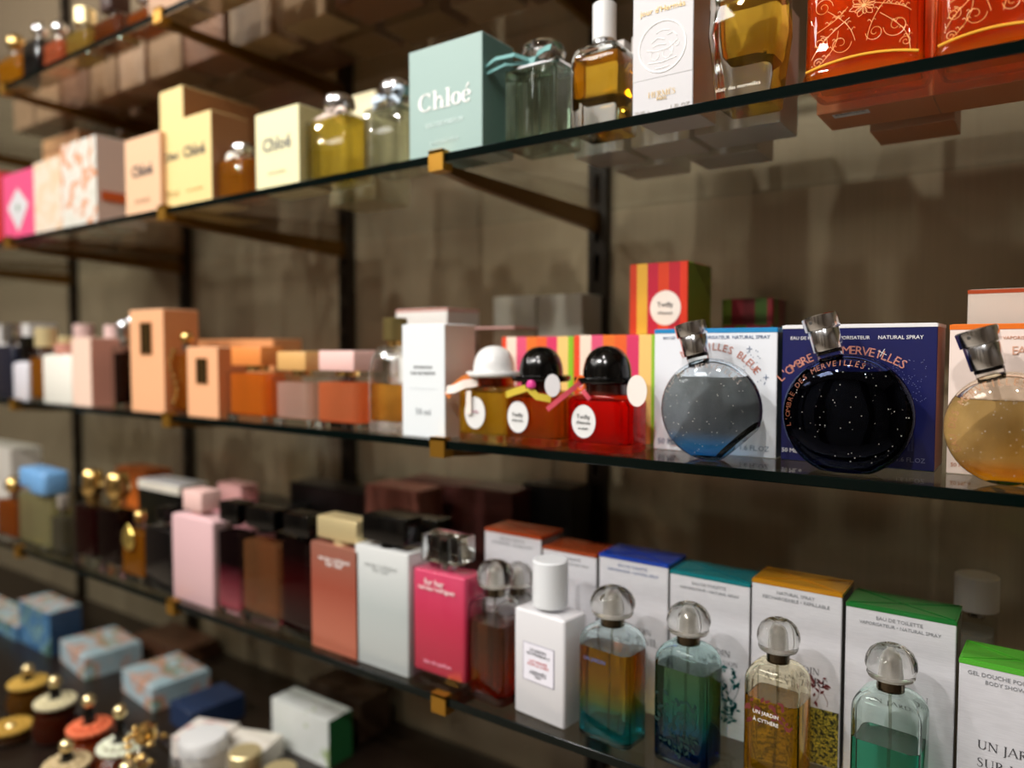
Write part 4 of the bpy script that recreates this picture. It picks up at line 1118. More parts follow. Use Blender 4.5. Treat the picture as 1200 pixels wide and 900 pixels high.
def lens_bottle(cx, cz, R, Y, lab, liq, level, tilt, facet, glasscol, inkm, words, cloud, capL=.026, T=.0165, ramp=None):
    """flat round bottle lying on its rim, neck leaning; disc axis along y"""
    z0 = SH['B']
    t = thing('perfume_bottle', lab, 'perfume bottle', (cx, Y, z0), 0, 'round tilted bottles')
    zc = cz - z0
    def disc(Rr, Tt, yc, n=48, m=7):
        V = []; Fc = []
        prof = []
        for i in range(m*2+1):
            a = -PI/2 + i/(m*2)*PI
            # super-ellipse: fairly flat faces and round rim
            ca, sa = abs(math.cos(a))**.62, math.copysign(abs(math.sin(a))**.9, a)
            prof.append((max(Rr*ca, .0002), yc + Tt*sa))
        for r, y in prof:
            for k in range(n):
                q = k/n*2*PI
                V.append((r*math.cos(q), y, zc + r*math.sin(q)))
        L = len(prof)
        for j in range(L-1):
            for k in range(n):
                Fc.append((j*n+k, j*n+(k+1) % n, (j+1)*n+(k+1) % n, (j+1)*n+k))
        Fc.append(tuple(reversed(range(n)))); Fc.append(tuple(range((L-1)*n, L*n)))
        bm = bmesh.new(); vv = [bm.verts.new(p) for p in V]
        for q in Fc: bm.faces.new([vv[i] for i in q])
        bmesh.ops.recalc_face_normals(bm, faces=bm.faces)
        return bm
    def cut(bm, co, no):
        g = bm.verts[:] + bm.edges[:] + bm.faces[:]
        r = bmesh.ops.bisect_plane(bm, geom=g, plane_co=co, plane_no=no, clear_outer=True)
        es = [e for e in bm.edges if e.is_boundary]
        if es: bmesh.ops.holes_fill(bm, edges=es, sides=0)
    yc = T + .001
    bm = disc(R, T, yc)
    cut(bm, (0, 0, .0), (0, 0, -1))
    fa = facet
    if fa: cut(bm, (R*.86*math.cos(fa), 0, zc + R*.86*math.sin(fa)), (math.cos(fa), 0, math.sin(fa)))
    bm_obj('glass_body', bm, glass(glasscol, 1.45), t, angle=25)
    bm = disc(R-.0035, T-.0035, yc)
    cut(bm, (0, 0, .005), (0, 0, -1))
    if fa: cut(bm, (R*.74*math.cos(fa), 0, zc + R*.74*math.sin(fa)), (math.cos(fa), 0, math.sin(fa)))
    cut(bm, (0, 0, zc + R*level), (0, 0, 1))
    bm_obj('perfume', bm, tinted(liq, cloud=cloud, ramp=ramp), t, angle=25)
    bm = disc(R-.0035, T-.0035, yc)
    cut(bm, (0, 0, zc + R*level + .0004), (0, 0, -1))
    bm_obj('hollow', bm, HOLLOW, t, angle=25)
    # neck, ring and two-step metal cap along the leaning axis
    def cyl(nm, r0, r1, l0, l1, mat, seg=32):
        v, f = loft([(l0, r0*.97, r0*.97, r0, 0, 0), (l0+.0005, r0, r0, r0, 0, 0), (l1-.0008, r1, r1, r1, 0, 0), (l1, r1*.95, r1*.95, r1, 0, 0)], k=14)
        ct, st = math.cos(tilt), math.sin(tilt)
        v = [(-st*c + ct*a, yc + b, zc + ct*c + st*a) for a, b, c in v]
        return mesh_obj(nm, v, f, mat, t)
    cyl('neck', .0085, .0085, R*.93, R+.002, RGLASS)
    cyl('collar', .0088, .0088, R+.0015, R+.004, pbr('#1E1C1A', .2, .6))
    cyl('cap', .0104, .0106, R+.004, R+.004+capL*.62, CHROME)
    cyl('cap_top', .0122, .0126, R+.004+capL*.60, R+.004+capL, CHROME)
    v, f = disc_vf(0, 0, .0011, .0011, -.0003, .0003, 14)
    ct, st = math.cos(tilt), math.sin(tilt); c = R + .004 + capL*.82; a0 = -.0045
    v = [(-st*(c+q[2]) + ct*(q[0]+a0), yc - .0118 + q[1], zc + ct*(c+q[2]) + st*(q[0]+a0)) for q in v]
    mesh_obj('spray_hole', v, f, pbr('#8A8A88', .3, 1), t)
    def yf(dx, dz):
        rr = min(math.hypot(dx, dz)/R, .995)
        ca = rr ** (1/.62)
        sa = math.sqrt(max(1 - ca*ca, 0)) ** .9
        return yc - T*sa - .0004
    rs = random.Random(int(R*1e5)); parts = []
    for _ in range(70):
        q, rr = rs.random()*2*PI, R*.93*math.sqrt(rs.random()); a, b = rr*math.cos(q), rr*math.sin(q)
        if b < -zc + .006 or (fa and a*math.cos(fa) + b*math.sin(fa) > R*.8): continue
        e = .00012 + .00022*rs.random(); yy = yf(a, b)
        parts.append(([(a-e, yy, zc+b-e), (a+e, yy, zc+b-e), (a+e, yy, zc+b+e), (a-e, yy, zc+b+e), (a-e, yy+.0001, zc+b-e), (a+e, yy+.0001, zc+b-e), (a+e, yy+.0001, zc+b+e), (a-e, yy+.0001, zc+b+e)], boxv(0, 1, 0, 1, 0, 1)[1]))
    v, f = joinvf(parts); o = mesh_obj('printed_stars', v, f, pbr('#D9D6CC', .3, .4), t, angle=0); o['kind'] = 'stuff'
    for (s, a, sp, rad, hh) in words:
        arc_text(s, t, 0, zc, R*rad, a, sp, hh, inkm, name='lettering', yfun=yf)
    return t
lens_bottle(-0.2145, -0.0484, 0.0406, .556, 'round tilted bottle of greyish blue perfume with a metal cap', '#8E908C', .62, .26, math.radians(-47), '#F4F9FC', pbr('#8E8078', .4), [('EAU DES MERVEILLES', -.15, 2.0, .86, .0036)], .05, ramp=[(0, '#1284D6'), (.12, '#3E9AD6'), (.3, '#98999A'), (1, '#9A9A94')])
lens_bottle(-0.1143, -0.0479, 0.0440, .556, 'round tilted bottle of near-black perfume with a metal cap', '#0E1220', .70, .27, None, '#9EACD8', pbr('#7E4A34', .4, .3), [("L'OMBRE DES MERVEILLES", -.72, 2.1, .86, .0040)], .0, ramp=[(0, '#3A5AAA'), (.1, '#141F44'), (.3, '#0A0D18'), (1, '#0B0D14')])
lens_bottle(-0.0174, -0.0516, 0.0367, .556, 'round tilted bottle of pale golden perfume with a metal cap', '#D9C68E', .50, .30, None, '#FFFAF0', pbr('#A8764E', .4), [('EAU DES MERVEILLES', -.9, 2.3, .84, .0045)], .03, ramp=[(0, '#F0C01A'), (.1, '#E0A02A'), (.25, '#DCC88E'), (1, '#D9C890')])

# ================================================================ lowest glass shelf (C)
S = 'C'
Cf = flacon
t = Cf('amber bottle with a round gold stopper at the picture edge, lowest glass shelf', (-1.5013, 0.0864, 0.1086), .556, S, .035, ('ball', .030, .032, GOLD), liq='#B5601A', level=.95, dens=.6)
carton('large pale grey carton cut off by the picture edge, lowest glass shelf', (-1.9098, 0.3355, 0.1291), .66, S, .06, pbr('#CFC8BE'))
t = Cf('pale green bottle under a large blue bow-shaped cap', (-1.3927, 0.1305, 0.0990), .558, S, .04, ('none', 0, 0, None), liq='#C9C092', level=.95, dens=.5, sh=.006, collar=(.012, .006, BLACK))
hh =  0.0990
parts = []
v1, f1 = loft(body_secs(.030, .020, .034, .008, bev=.005, cy=.02, z0=hh), k=4); parts.append(([(a-.022, b, c) for a, b, c in v1], f1))
v1, f1 = loft(body_secs(.028, .022, .040, .009, bev=.006, cy=.02, z0=hh-.006), k=4); parts.append(([(a+.030, b-.004, c) for a, b, c in v1], f1))
v, f = joinvf(parts); mesh_obj('bow_cap', v, f, pbr('#6FA2D2', .45), t)
Cf('slim smoky bottle beside the pale green one', (-1.3084, 0.0423, 0.0972), .556, S, .03, ('box', .014, .022, pbr('#8A8278', .3)), liq='#8A8270', level=.9, dens=.4)
Cf('deep red bottle with a gold cap, beside the slim smoky one', (-1.2141, 0.0715, 0.1480), .556, S, .036, ('round', .034, .040, GOLD), liq='#3A0608', level=.95, dens=.6, collar=(.011, .012, GOLD), base=.016)
Cf('near-black red bottle with a gold cap, next to the ornate amber one', (-1.1363, 0.0635, 0.1503), .556, S, .036, ('round', .034, .038, GOLD), liq='#1E0406', level=.95, dens=.6, collar=(.011, .012, GOLD), base=.016)
carton('orange carton behind the near-black red bottle', (-1.4356, 0.1143, 0.1043), .75, S, .05, pbr('#C8641A'))
t = Cf('amber bottle with an ornate gold medallion', (-1.0726, 0.0643, 0.1020), .556, S, .034, ('ball', .018, .02, GOLD), liq='#C07A12', level=.97, dens=.6, base=.010)
v, f = lathe([(.001, 0), (.010, .004), (.016, .014), (.014, .026), (.006, .036), (.001, .04)], 10)
mesh_obj('gold_medallion', [(a, b*.25 - .002, c + .045) for a, b, c in v], f, pbr('#E0C46A', .3, .9), t, angle=10)
carton('black carton with a white lid behind the black slim bottle', (-1.1791, 0.1240, 0.1178), .66, S, .05, pbr('#0A0A0A', .3), top=PAPER, band=(.014, pbr('#EDE6D6')))
Cf('slim black bottle beside the pale pink bottle', (-0.9983, 0.0702, 0.1162), .556, S, .032, ('box', .022, .020, BLACK), body=pbr('#070608', .12, 0, .6))
Cf('pale pink bottle with a pink block cap, standing at the glass edge', (-0.9129, 0.0953, 0.1497), .555, S, .034, ('box', .043, .026, pbr('#E8C0B8', .4), .03), body=pbr('#DDB6B8', .3, 0, .4), collar=(.012, .005, pbr('#D9A8A0', .3)), base=.006, r=.004)
Cf('pink bottle with a pink block cap in the second row behind the pale one', (-0.9914, 0.1287, 0.1349), .66, S, .04, ('box', .060, .026, pbr('#E0A8A4', .4), .03), body=pbr('#C98A92', .3), collar=(.010, .004, BLACK))
def narciso(pos, Y, lab, capm, body=None, liq=None, ramp=None, d=.034, capw=.72, level=.9, dens=.5, lines=(), caph=.17, base=.008, ck='box'):
    return flacon(lab, pos, Y, 'C', d, (ck, pos[1]*capw, pos[2]*caph, capm, d*.8), body=body, liq=liq, ramp=ramp, level=level, dens=dens, r=.0025, sh=.0, collar=(pos[1]*.16, pos[2]*.035, capm), base=base, lines=lines)
narciso((-0.8372, 0.0526, 0.1427), .556, 'black to pink shaded bottle with a black cap', BLACK, liq='#C8546A', ramp=[(0, '#E87A8A'), (.35, '#A83A50'), (.6, '#1E0A10')], dens=.7)
narciso((-0.7734, 0.0754, 0.1431), .556, 'clear bottle of copper amber perfume with a black cap', BLACK, liq='#C98A5A', level=.86, dens=.35, base=.014)
narciso((-0.7045, 0.0628, 0.1447), .556, 'deep wine red bottle with a black cap', BLACK, liq='#4A0C10', ramp=[(0, '#2A080A'), (.5, '#5A1014'), (.9, '#1E0608')], dens=.7, level=.95)
narciso((-0.6324, 0.0803, 0.1500), .553, 'coppery rose bottle with a gold block cap', PALEGOLD, body=vgrad('rose_copper', [(0, '#D07A60'), (.6, '#A2523F'), (1, '#946050')], .28, .15, .3), capw=.80, lines=[('narciso rodriguez', 0, .85, .62, INKW), ('for her', 0, .80, .34, INKW)], caph=.16)
narciso((-0.5608, 0.0786, 0.1613), .553, 'frosted white bottle with a black block cap', BLACK, body=vgrad('frosted_white', [(0, '#C0C6C4'), (.5, '#B4BCBA'), (1, '#D2D4D2')], .2, 0, .5), capw=.78, lines=[('narciso rodriguez', 0, .84, .6, pbr('#A8ACAA')), ('for her', 0, .80, .3, pbr('#A8ACAA'))], caph=.17)
# hot pink bottle with clear cube cap
def pink_bottle():
    x, w, h = -0.4826, 0.0709, 0.1538
    t = thing('perfume_bottle', 'hot pink bottle in a clear glass shell with a clear cube cap', 'perfume bottle', (x, .553, SH['C']))
    d = .034; bh = h*.765; hd = d/2; hw = w/2
    v, f = loft(body_secs(hw, hd, bh, .004, bev=.0015, cy=hd), k=4); mesh_obj('glass_body', v, f, thin_glass('#FBE6EC'), t)
    v, f = loft(body_secs(hw-.0015, hd-.0015, bh-.014, .004, bev=.002, cy=hd, z0=.0125), k=4)
    mesh_obj('pink_lining', v, f, vgrad('hot_pink', [(0, '#BE2A4C'), (.5, '#C8405E'), (1, '#D2587A')], .3, 0, .4), t)
    text('for her', t, -.004, bh*.875, w*.36, INKW, y=-.0004); text('narciso rodriguez', t, -.001, bh*.83, w*.66, INKW, y=-.0004); text('eau de parfum', t, 0, bh*.2, w*.5, pbr('#F2A8BE'), y=-.0004)
    v, f = loft([(bh, .008, .008, .008, 0, hd), (bh+h*.05, .008, .008, .008, 0, hd)], k=6); mesh_obj('collar', v, f, CHROME, t)
    ch = h*.175; z = bh + h*.05
    o = cap_part(t, 'box', w*.68, d*.8, ch, z, hd, RGLASS)
    v, f = loft([(z+.002, .007, .007, .007, 0, hd), (z+ch*.8, .006, .006, .006, 0, hd)], k=6); mesh_obj('cap_core', v, f, BLACK, t)
pink_bottle()

# jardin-like bottles: rounded square body, dark collar, domed clear cap with a metal core
def dome_cap(t, z, cy, R, H):
    prof = [(R*.62, 0), (R*.88, H*.04), (R*.93, H*.12), (R*.90, H*.22), (R*.97, H*.30), (R, H*.42), (R*.96, H*.60), (R*.82, H*.80), (R*.60, H*.93), (R*.42, H*.985), (R*.30, H), (R*.18, H*.97), (.0006, H*.955)]
    v, f = lathe(prof, 36)
    o = mesh_obj('dome_cap', v, f, glass('#F8F8F6', 1.45), t, loc=(0, cy, z), angle=50)
    v, f = lathe([(R*.60, .0006), (R*.60, H*.06), (R*.32, H*.12), (R*.30, H*.52), (R*.24, H*.62), (R*.12, H*.67), (.0006, H*.68)], 28)
    mesh_obj('metal_core', v, f, pbr('#E6E4E0', .2, .6), o, angle=40)
    return o
def garden_bottle(pos, Y, lab, liq, ramp=None, level=.8, d=.036, cloud=.12, texts=(), glasscol='#FBFDFC', base=.008):
    x, w, h = pos
    t = thing('perfume_bottle', lab, 'perfume bottle', (x, Y, SH['C']), -.10, 'domed cap garden bottles')
    hw, hd = w/2, d/2
    capH = h*.185; colH = h*.065; bh = h - capH - colH
    sh = bh*.17; nk = w*.20; r = .008; wl = .0020
    v, f = loft(body_secs(hw, hd, bh, r, bev=.0025, sh=sh, nk=nk, cy=hd, steps=8), k=6)
    mesh_obj('glass_body', v, f, glass(glasscol, 1.45), t)
    lm = tinted(liq, ramp=ramp, cloud=cloud)
    zl = base + (bh-base-sh)*level
    v, f = fluted(loft([(base, hw-wl-.002, hd-wl-.002, r-wl, 0, hd), (base+.002, hw-wl, hd-wl, r-wl, 0, hd), (zl, hw-wl, hd-wl, r-wl, 0, hd)], k=11), 48, hd, .0008, 8)
    mesh_obj('perfume', v, f, lm, t)
    S_ = [(zl+.0004, hw-wl, hd-wl, r-wl, 0, hd), (bh-sh, hw-wl, hd-wl, r-wl, 0, hd)]
    for i in range(1, 7):
        a = i/7*PI/2; q = math.cos(a)
        S_.append((bh-sh+(sh-.003)*math.sin(a), nk*.7+(hw-wl-nk*.7)*q, nk*.7+(hd-wl-nk*.7)*q, (r-wl) + (nk*.7-r+wl)*(1-q) if nk*.7 > r-wl else nk*.7, 0, hd))
    v, f = loft(S_, k=6); mesh_obj('hollow', v, f, HOLLOW, t)
    v, f = loft([(bh-.001, nk, nk, nk, 0, hd), (bh+colH, nk, nk, nk, 0, hd)], k=8); mesh_obj('collar', v, f, pbr('#6E6454', .2, 1.0), t)
    v, f = tube_vf([(0, hd, base*.6), (.001, hd, bh*.5), (0, hd, bh)], .0012, 6); mesh_obj('dip_tube', v, f, thin_glass('#E6E6E0'), t)
    dome_cap(t, bh + colH - .0005, hd, w*.375, capH)
    for L in texts: text(L[0], t, L[1]*w, L[2]*bh, L[3]*w, L[4], y=-.0004)
    return t, bh
garden_bottle((-0.4292, 0.0490, 0.1337), .557, 'amber bottle fading to orange red with a clear domed cap, beside the hot pink one', '#C9682E', ramp=[(0, '#E83A14'), (.3, '#F07A34'), (.6, '#D08A5A')], level=.9, d=.036)
garden_bottle((-0.4264, 0.0415, 0.1235), .595, 'second amber bottle with a domed cap, half hidden behind the white square bottle', '#C97A4A', level=.85, d=.028)
# white square bottle with framed label
def white_bottle():
    x, w, h = -0.3663, 0.0588, 0.1449
    t = thing('perfume_bottle', 'white square bottle with a white cap and a framed paper label', 'perfume bottle', (x, .558, SH['C']), -.10)
    d = .034; hd = d/2; hw = w/2
    bh = 0.0984
    v, f = loft(body_secs(hw, hd, bh, .003, bev=.0022, cy=hd), k=4); mesh_obj('body', v, f, pbr('#DAD9DB', .25, 0, .5), t)
    v, f = loft([(bh, .0085, .0085, .01, 0, hd), (bh+.005, .0085, .0085, .01, 0, hd)], k=7); mesh_obj('collar', v, f, CHROME, t)
    cap_part(t, 'cyl', .033, .033, h-bh-.004, bh+.004, hd, pbr('#E3E6E8', .3, 0, .3))
    zc = 0.0517
    lw, lh = w*.62, bh*.36
    plate('label_border', t, 0, zc, lw, lh, pbr('#8A8696', .5), y=-.0004)
    o = plate('paper_label', t, 0, zc, lw*.95, lh*.96, pbr('#EDEBF4', .5), y=-.0006)
    IR = pbr('#C85A5A')
    for s_, dz, ww, m in (('LE JARDIN', .30, .5, INK), ('DE MONSIEUR LI', .20, .72, INK), ('LAIT PARFUMÉ', .02, .55, IR), ('POUR LE CORPS', -.07, .66, IR), ('HERMÈS', -.30, .52, INK), ('PARIS', -.37, .18, INK)):
        text(s_, t, 0, zc + dz*lh, lw*ww, m, y=-.0008)
white_bottle()
garden_bottle((-0.3016, 0.0524, 0.1320), .556, 'bottle shading from teal at the base to amber above', '#C08A2A', ramp=[(0, '#38D0E0'), (.2, '#2FB0BC'), (.4, '#D8C440'), (.58, '#F0A628'), (1, '#E09422')], level=.97, cloud=.10, texts=[('UN JARDIN', -.12, .70, .42, pbr('#5A6A9A'))], glasscol='#F2FCFC', base=.0035)
TEALL = pbr('#0E5A58', .4)
def leaf_print(t, x0, x1, z0, z1, n, mat, y=-.0004, seed=3, size=.0042, name='printed_leaves'):
    rnd = random.Random(seed)
    parts = []
    for b in range(max(2, n//12)):
        bx = x0 + (x1-x0)*(b+.5)/max(2, n//12)
        pts = [(bx + .004*math.sin(q*4+b), y, z0 + (z1-z0)*q*(.7+.3*rnd.random())) for q in [i/6 for i in range(7)]]
        parts.append(tube_vf(pts, .00022, 4))
    for i in range(n):
        x, z = x0 + (x1-x0)*rnd.random(), z0 + (z1-z0)*rnd.random()
        a = rnd.random()*2*PI; L = size*(.6+.6*rnd.random()); W = L*.24
        ca, sa = math.cos(a), math.sin(a)
        pl = [(0, 0), (L*.35, -W), (L*.7, -W*.7), (L, 0), (L*.7, W*.7), (L*.35, W)]
        parts.append(([(x + p*ca - q*sa, y + yy, z + p*sa + q*ca) for yy in (0, .00012) for p, q in pl],
                      [tuple(range(6)), tuple(reversed(range(6, 12)))] + [((k+1) % 6, k, k+6, (k+1) % 6+6) for k in range(6)]))
    v, f = joinvf(parts)
    o = mesh_obj(name, v, f, mat, t, angle=0)
    o['kind'] = 'stuff'
    return o
t, bh = garden_bottle((-0.2333, 0.0476, 0.1306), .558, 'bottle shading from deep blue to dark green, printed with leaves', '#2E6A5A', ramp=[(0, '#1A4AA8'), (.25, '#2470A0'), (.5, '#3A9A7A'), (1, '#8A9A62')], level=.97, cloud=.06, glasscol='#E2F2F0', base=.0035)
leaf_print(t, -.018, .018, .012, .058, 60, pbr('#0E2E2A', .4), seed=5, size=.0058)
t, bh = garden_bottle((-0.1625, 0.0427, 0.1315), .562, 'yellow bottle with white lettering before the gold-topped carton', '#F6CC34', level=.86, cloud=.10, glasscol='#FFFBEA', texts=[('UN JARDIN', -.04, .62, .46, INKW), ('À CYTHÈRE', -.04, .56, .46, INKW)])
leaf_print(t, -.016, .018, .052, .074, 22, pbr('#6A2A2A', .4), seed=7, size=.006)
t, bh = garden_bottle((-0.0850, 0.0459, 0.1278), .566, 'clear bottle of emerald green perfume with an empty top third', '#4CC8A4', level=.72, cloud=.06, glasscol='#F0FAF6')

# white cartons with coloured tops behind them
LW = blotch('brushed_white', ['#C4C3C7', '#D0CFD3', '#C9C8CC'], 60, .38, (1, 1, 14), sharp=False)
GI = pbr('#8A8C90', .5)
def garden_carton(pos, Y, lab, topcol, l1, l2, l3=None, l4=None, d=.042, ink=GI, bandh=.003, tilt=0.0, l1w=.42, l2w=.74):
    x, w, h = pos
    tm = pbr(topcol, .14, .35, .6)
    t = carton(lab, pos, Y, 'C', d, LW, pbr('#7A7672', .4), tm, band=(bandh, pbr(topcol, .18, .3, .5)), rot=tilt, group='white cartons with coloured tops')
    z = h - bandh - .0065
    text(l1, t, 0, z, w*l1w, ink); text(l2, t, 0, z-.0048, w*l2w, ink)
    if l3:
        serif_word(l3, t, 0, h*.52 + .002, w*.56, INK, y=-.0004)
    if l4:
        serif_word(l4, t, w*.02, h*.46 + .002, w*.70, INK, y=-.0004)
    # folded wrap on the lid: two thin crossing creases
    v, f = joinvf([strip_vf([(-w*.48, .002, h+.0006), (0, d*.5, h+.0011), (w*.48, .002, h+.0006)], (0, 1, 0), .0006, .00015), strip_vf([(-w*.48, d-.002, h+.0006), (0, d*.5, h+.0011), (w*.48, d-.002, h+.0006)], (0, 1, 0), .0006, .00015)])
    mesh_obj('wrap_fold', v, f, tm, t, angle=0)
    return t
garden_carton((-0.4452, 0.0716, 0.1474), .628, 'white carton with an orange red top, the farthest of the coloured-top cartons', '#B4481C', 'EAU DE TOILETTE', 'VAPORISATEUR • NATURAL SPRAY')
garden_carton((-0.3766, 0.0615, 0.1394), .628, 'white carton with a rust brown top behind the white square bottle', '#A84A24', 'EAU DE TOILETTE', 'VAPORISATEUR • NATURAL SPRAY')
garden_carton((-0.3076, 0.0707, 0.1422), .628, 'white carton with a cobalt blue top', '#1E48B4', 'EAU DE TOILETTE', 'VAPORISATEUR • NATURAL SPRAY', 'UN JARDIN', 'SUR LE NIL', ink=pbr('#7A86A8'))
t = garden_carton((-0.2343, 0.0723, 0.1384), .628, 'white carton with a teal top and printed teal leaves', '#0E7F86', 'EAU DE TOILETTE', 'VAPORISATEUR • NATURAL SPRAY', 'UN JARDIN', 'APRÈS LA MOUSSON')
leaf_print(t, .006, .027, .014, .062, 60, TEALL, seed=11, size=.006)
t = garden_carton((-0.1609, 0.0713, 0.1438), .628, 'white carton with a golden orange top', '#C98A1A', 'NATURAL SPRAY', 'RECHARGEABLE • REFILLABLE', 'UN JARDIN', 'À CYTHÈRE')
w_ = 0.0707
plate('printed_meadow', t, 0, .024, w_*.985, .046, blotch('meadow_print', ['#17170E', '#6A661E', '#C2AE3C', '#2A2A12', '#8A8028'], 420, .5, pos=[.3, .45, .53, .58, .64]))
leaf_print(t, .012, .026, .050, .074, 16, pbr('#6A2A2E'), seed=13, size=.005)
garden_carton((-0.0847, 0.0753, 0.1383), .628, 'white carton with a dark green top behind the emerald bottle', '#1E7A34', 'EAU DE TOILETTE', 'VAPORISATEUR • NATURAL SPRAY', 'UN JARDIN')
t = garden_carton((-0.0101, 0.0664, 0.1198), .605, 'white carton with a bright grass green top, lowest and nearest of the row', '#5CBF3A', 'GEL DOUCHE POUR LE CORPS', 'BODY SHOWER GEL', None, None, tilt=-.04, l1w=.84, l2w=.52)
w_ = 0.0659
serif_word('UN JARDIN', t, w_*.02, 0.0623, w_*.68, INK, y=-.0004); serif_word('SUR LE NIL', t, w_*.02, 0.0497, w_*.68, INK, y=-.0004)

# dark cartons at the back of the lowest shelf
BKC = [((-0.8589, 0.1723, 0.1320), .74, '#0C0A0A', 'wide black carton behind the gold-capped rose bottle'), ((-0.7095, 0.0982, 0.1510), .72, '#8A5448', 'dusky rose carton behind the frosted white bottle'),
       ((-0.6982, 0.1194, 0.1488), .79, '#5A302C', 'dark brown rose carton by the wall'), ((-0.5649, 0.0804, 0.1614), .74, '#4A2420', 'dark wine carton behind the hot pink bottle'), ((-0.5018, 0.0706, 0.1664), .78, '#08080A', 'tall black carton by the wall near the upright')]
for pos, Y, col, lab in BKC:
    carton(lab, pos, Y, 'C', .05, pbr(col, .4))
narciso((-0.6078, 0.0985, 0.1400), .64, 'black capped bottle standing behind the frosted white one', BLACK, body=pbr('#2A2224', .3), capw=.9)
carton('black carton in the second row behind the wine red bottle', (-0.9858, 0.1769, 0.1017), .71, 'C', .05, pbr('#0C0A0A', .3))
Cf('clear bottle of water-like lotion with a white cap, at the back beside the wall', (-0.0427, 0.0308, 0.1413), .74, 'C', .04, ('cyl', .034, .03, pbr('#D9D4CC', .4)), liq='#D9D4CA', level=.9, dens=.3)

# ================================================================ highest shelf (O): bottles in front, cartons seen from below
S = 'O'
OB = [((-1.4366, 0.0925, 0.0974), 'yellow perfume bottle with a gold stopper on the highest shelf', dict(cap=('ball', .028, .03, GOLD), liq='#C98A12', dens=.6, level=.9)),
      ((-1.3460, 0.0547, 0.0946), 'black bottle with a round silver stopper on the highest shelf', dict(cap=('ball', .022, .024, CHROME), body=pbr('#0A0A0A', .15, 0, .5))),
      ((-1.2783, 0.0627, 0.0805), 'coral bottle with a silver stopper on the highest shelf', dict(cap=('ball', .022, .024, CHROME), liq='#D87A52', dens=.6, level=.9)),
      ((-1.1981, 0.0736, 0.0779), 'pale gold bottle with a flat gold cap on the highest shelf', dict(cap=('cyl', .03, .024, PALEGOLD), liq='#B89A4A', dens=.5, level=.9)),
      ((-1.1092, 0.0814, 0.0787), 'chestnut brown bottle with a dark cap on the highest shelf', dict(cap=('box', .03, .03, pbr('#3A1E10')), liq='#8A4A1E', dens=.5, level=.9)),
      ((-1.0164, 0.0801, 0.0672), 'orange brown bottle with a silver cap on the highest shelf', dict(cap=('round', .036, .03, CHROME), liq='#B5601E', dens=.5, level=.9))]
for pos, lab, kw in OB:
    flacon(lab, pos, .556, 'O', .035, **kw)
OM = [pbr('#B08866', .5), pbr('#8A6048', .5), pbr('#C9A284', .5), pbr('#A06C50', .5), pbr('#7E5A42', .5), pbr('#D2AC88', .5)]
OW = ['chestnut', 'dark brown', 'tan', 'reddish brown', 'coffee brown', 'beige']
ordn = ['first', 'second', 'third', 'fourth', 'fifth', 'sixth', 'seventh', 'eighth', 'ninth', 'tenth', 'eleventh', 'twelfth', 'thirteenth', 'fourteenth', 'fifteenth', 'sixteenth', 'seventeenth', 'eighteenth', 'nineteenth', 'twentieth', 'twenty-first']
rnd = random.Random(21)
for row, Y in enumerate((.60, .67, .75)):
    x = -1.72 + row*.02; i = 0
    while x < -.10:
        wd = .075 + .03*rnd.random(); hh = .08 + .05*rnd.random(); k = rnd.randrange(6)
        if row == 0 and x > -1.02: Yx = .556
        else: Yx = Y
        if not (row == 0 and x < -1.02):
            carton('%s carton on the highest shelf, %s in the %s row from its far end' % (OW[k], ordn[i], ['front', 'middle', 'back'][row]), (x + wd/2, wd, hh), Yx, 'O', .04 + .02*(row > 0), OM[k], OM[(k+1) % 6], group='cartons on the highest shelf')
            i += 1
        x += wd + .006 + .02*rnd.random()

# ================================================================ base counter (D)
S = 'D'
SEA = blotch('blue_floral', ['#3E6E9A', '#5A8AB0', '#2E5A86', '#7AA0A8', '#3A5A4A'], 26, .45, sharp=False)
FLO = blotch('pale_floral', ['#9AB4BC', '#A8BEC4', '#C98A6A', '#7AA08A', '#B0C4C8'], 24, .45, sharp=False, pos=[.3, .45, .55, .6, .66])
def lying(label, x, y, w, d, h, m, rot=0.0, z=None, side=None, cat='carton'):
    return carton(label, (x, w, h), y, 'D' if z is None else z, d, m, side or m, m, rot=rot)
x, w, h = -1.8682, 0.3456, 0.0322
carton('blue floral carton at the picture edge on the base counter', (x, w, h), .645, 'D', .06, SEA, pbr('#2E4A6A'), FLO)
x, w, h = -1.6304, 0.1388, 0.0863
carton('blue floral carton standing next to another, nearer the upright', (x, w, h), .65, 'D', .06, SEA, pbr('#2E4A6A'), FLO)
lying('pale blue floral carton lying flat on the base counter', -1.4610, .645, .13, .10, .042, FLO, -.12)
lying('pale blue and coral carton lying flat beside the navy one', -1.2422, .650, .12, .10, .040, FLO, -.10)
lying('flat brown carton lying behind the floral ones', -1.3876, .765, .16, .085, .03, pbr('#5A3A28'), .0)
lying('small navy carton lying beside the pale blue and coral one', -1.0933, .640, .07, .09, .036, pbr('#20304E'), -.1)
lying('white carton with pink print lying flat, in front of the navy one', -0.9932, .60, .075, .06, .032, blotch('pink_print', ['#E6DDD2', '#EDE6DC', '#C99A92', '#E2D8CC'], 40, .5, sharp=False, pos=[.3, .5, .6, .66]), .35)
lying('plain cream carton lying flat beside the one with pink print', -0.9179, .62, .075, .06, .030, pbr('#E9E2D4'), .35)
t = lying('white and green carton lying on its long side', -0.8806, .70, .128, .045, .070, blotch('leaf_spray', ['#DDE2DC', '#E6EAE6', '#8AA83A', '#E2E6E0'], 22, .4, (1, 1, .6), sharp=False, pos=[.3, .56, .62, .66]), -.0, side=pbr('#2E7A44', .4))
lying('dark brown carton lying behind the white and green one', -0.8978, .78, .13, .06, .062, pbr('#4A3626'), -.05)
t = thing('jar', 'round white jar lid at the bottom of the picture', 'jar', (-0.9586, .565, -.60))
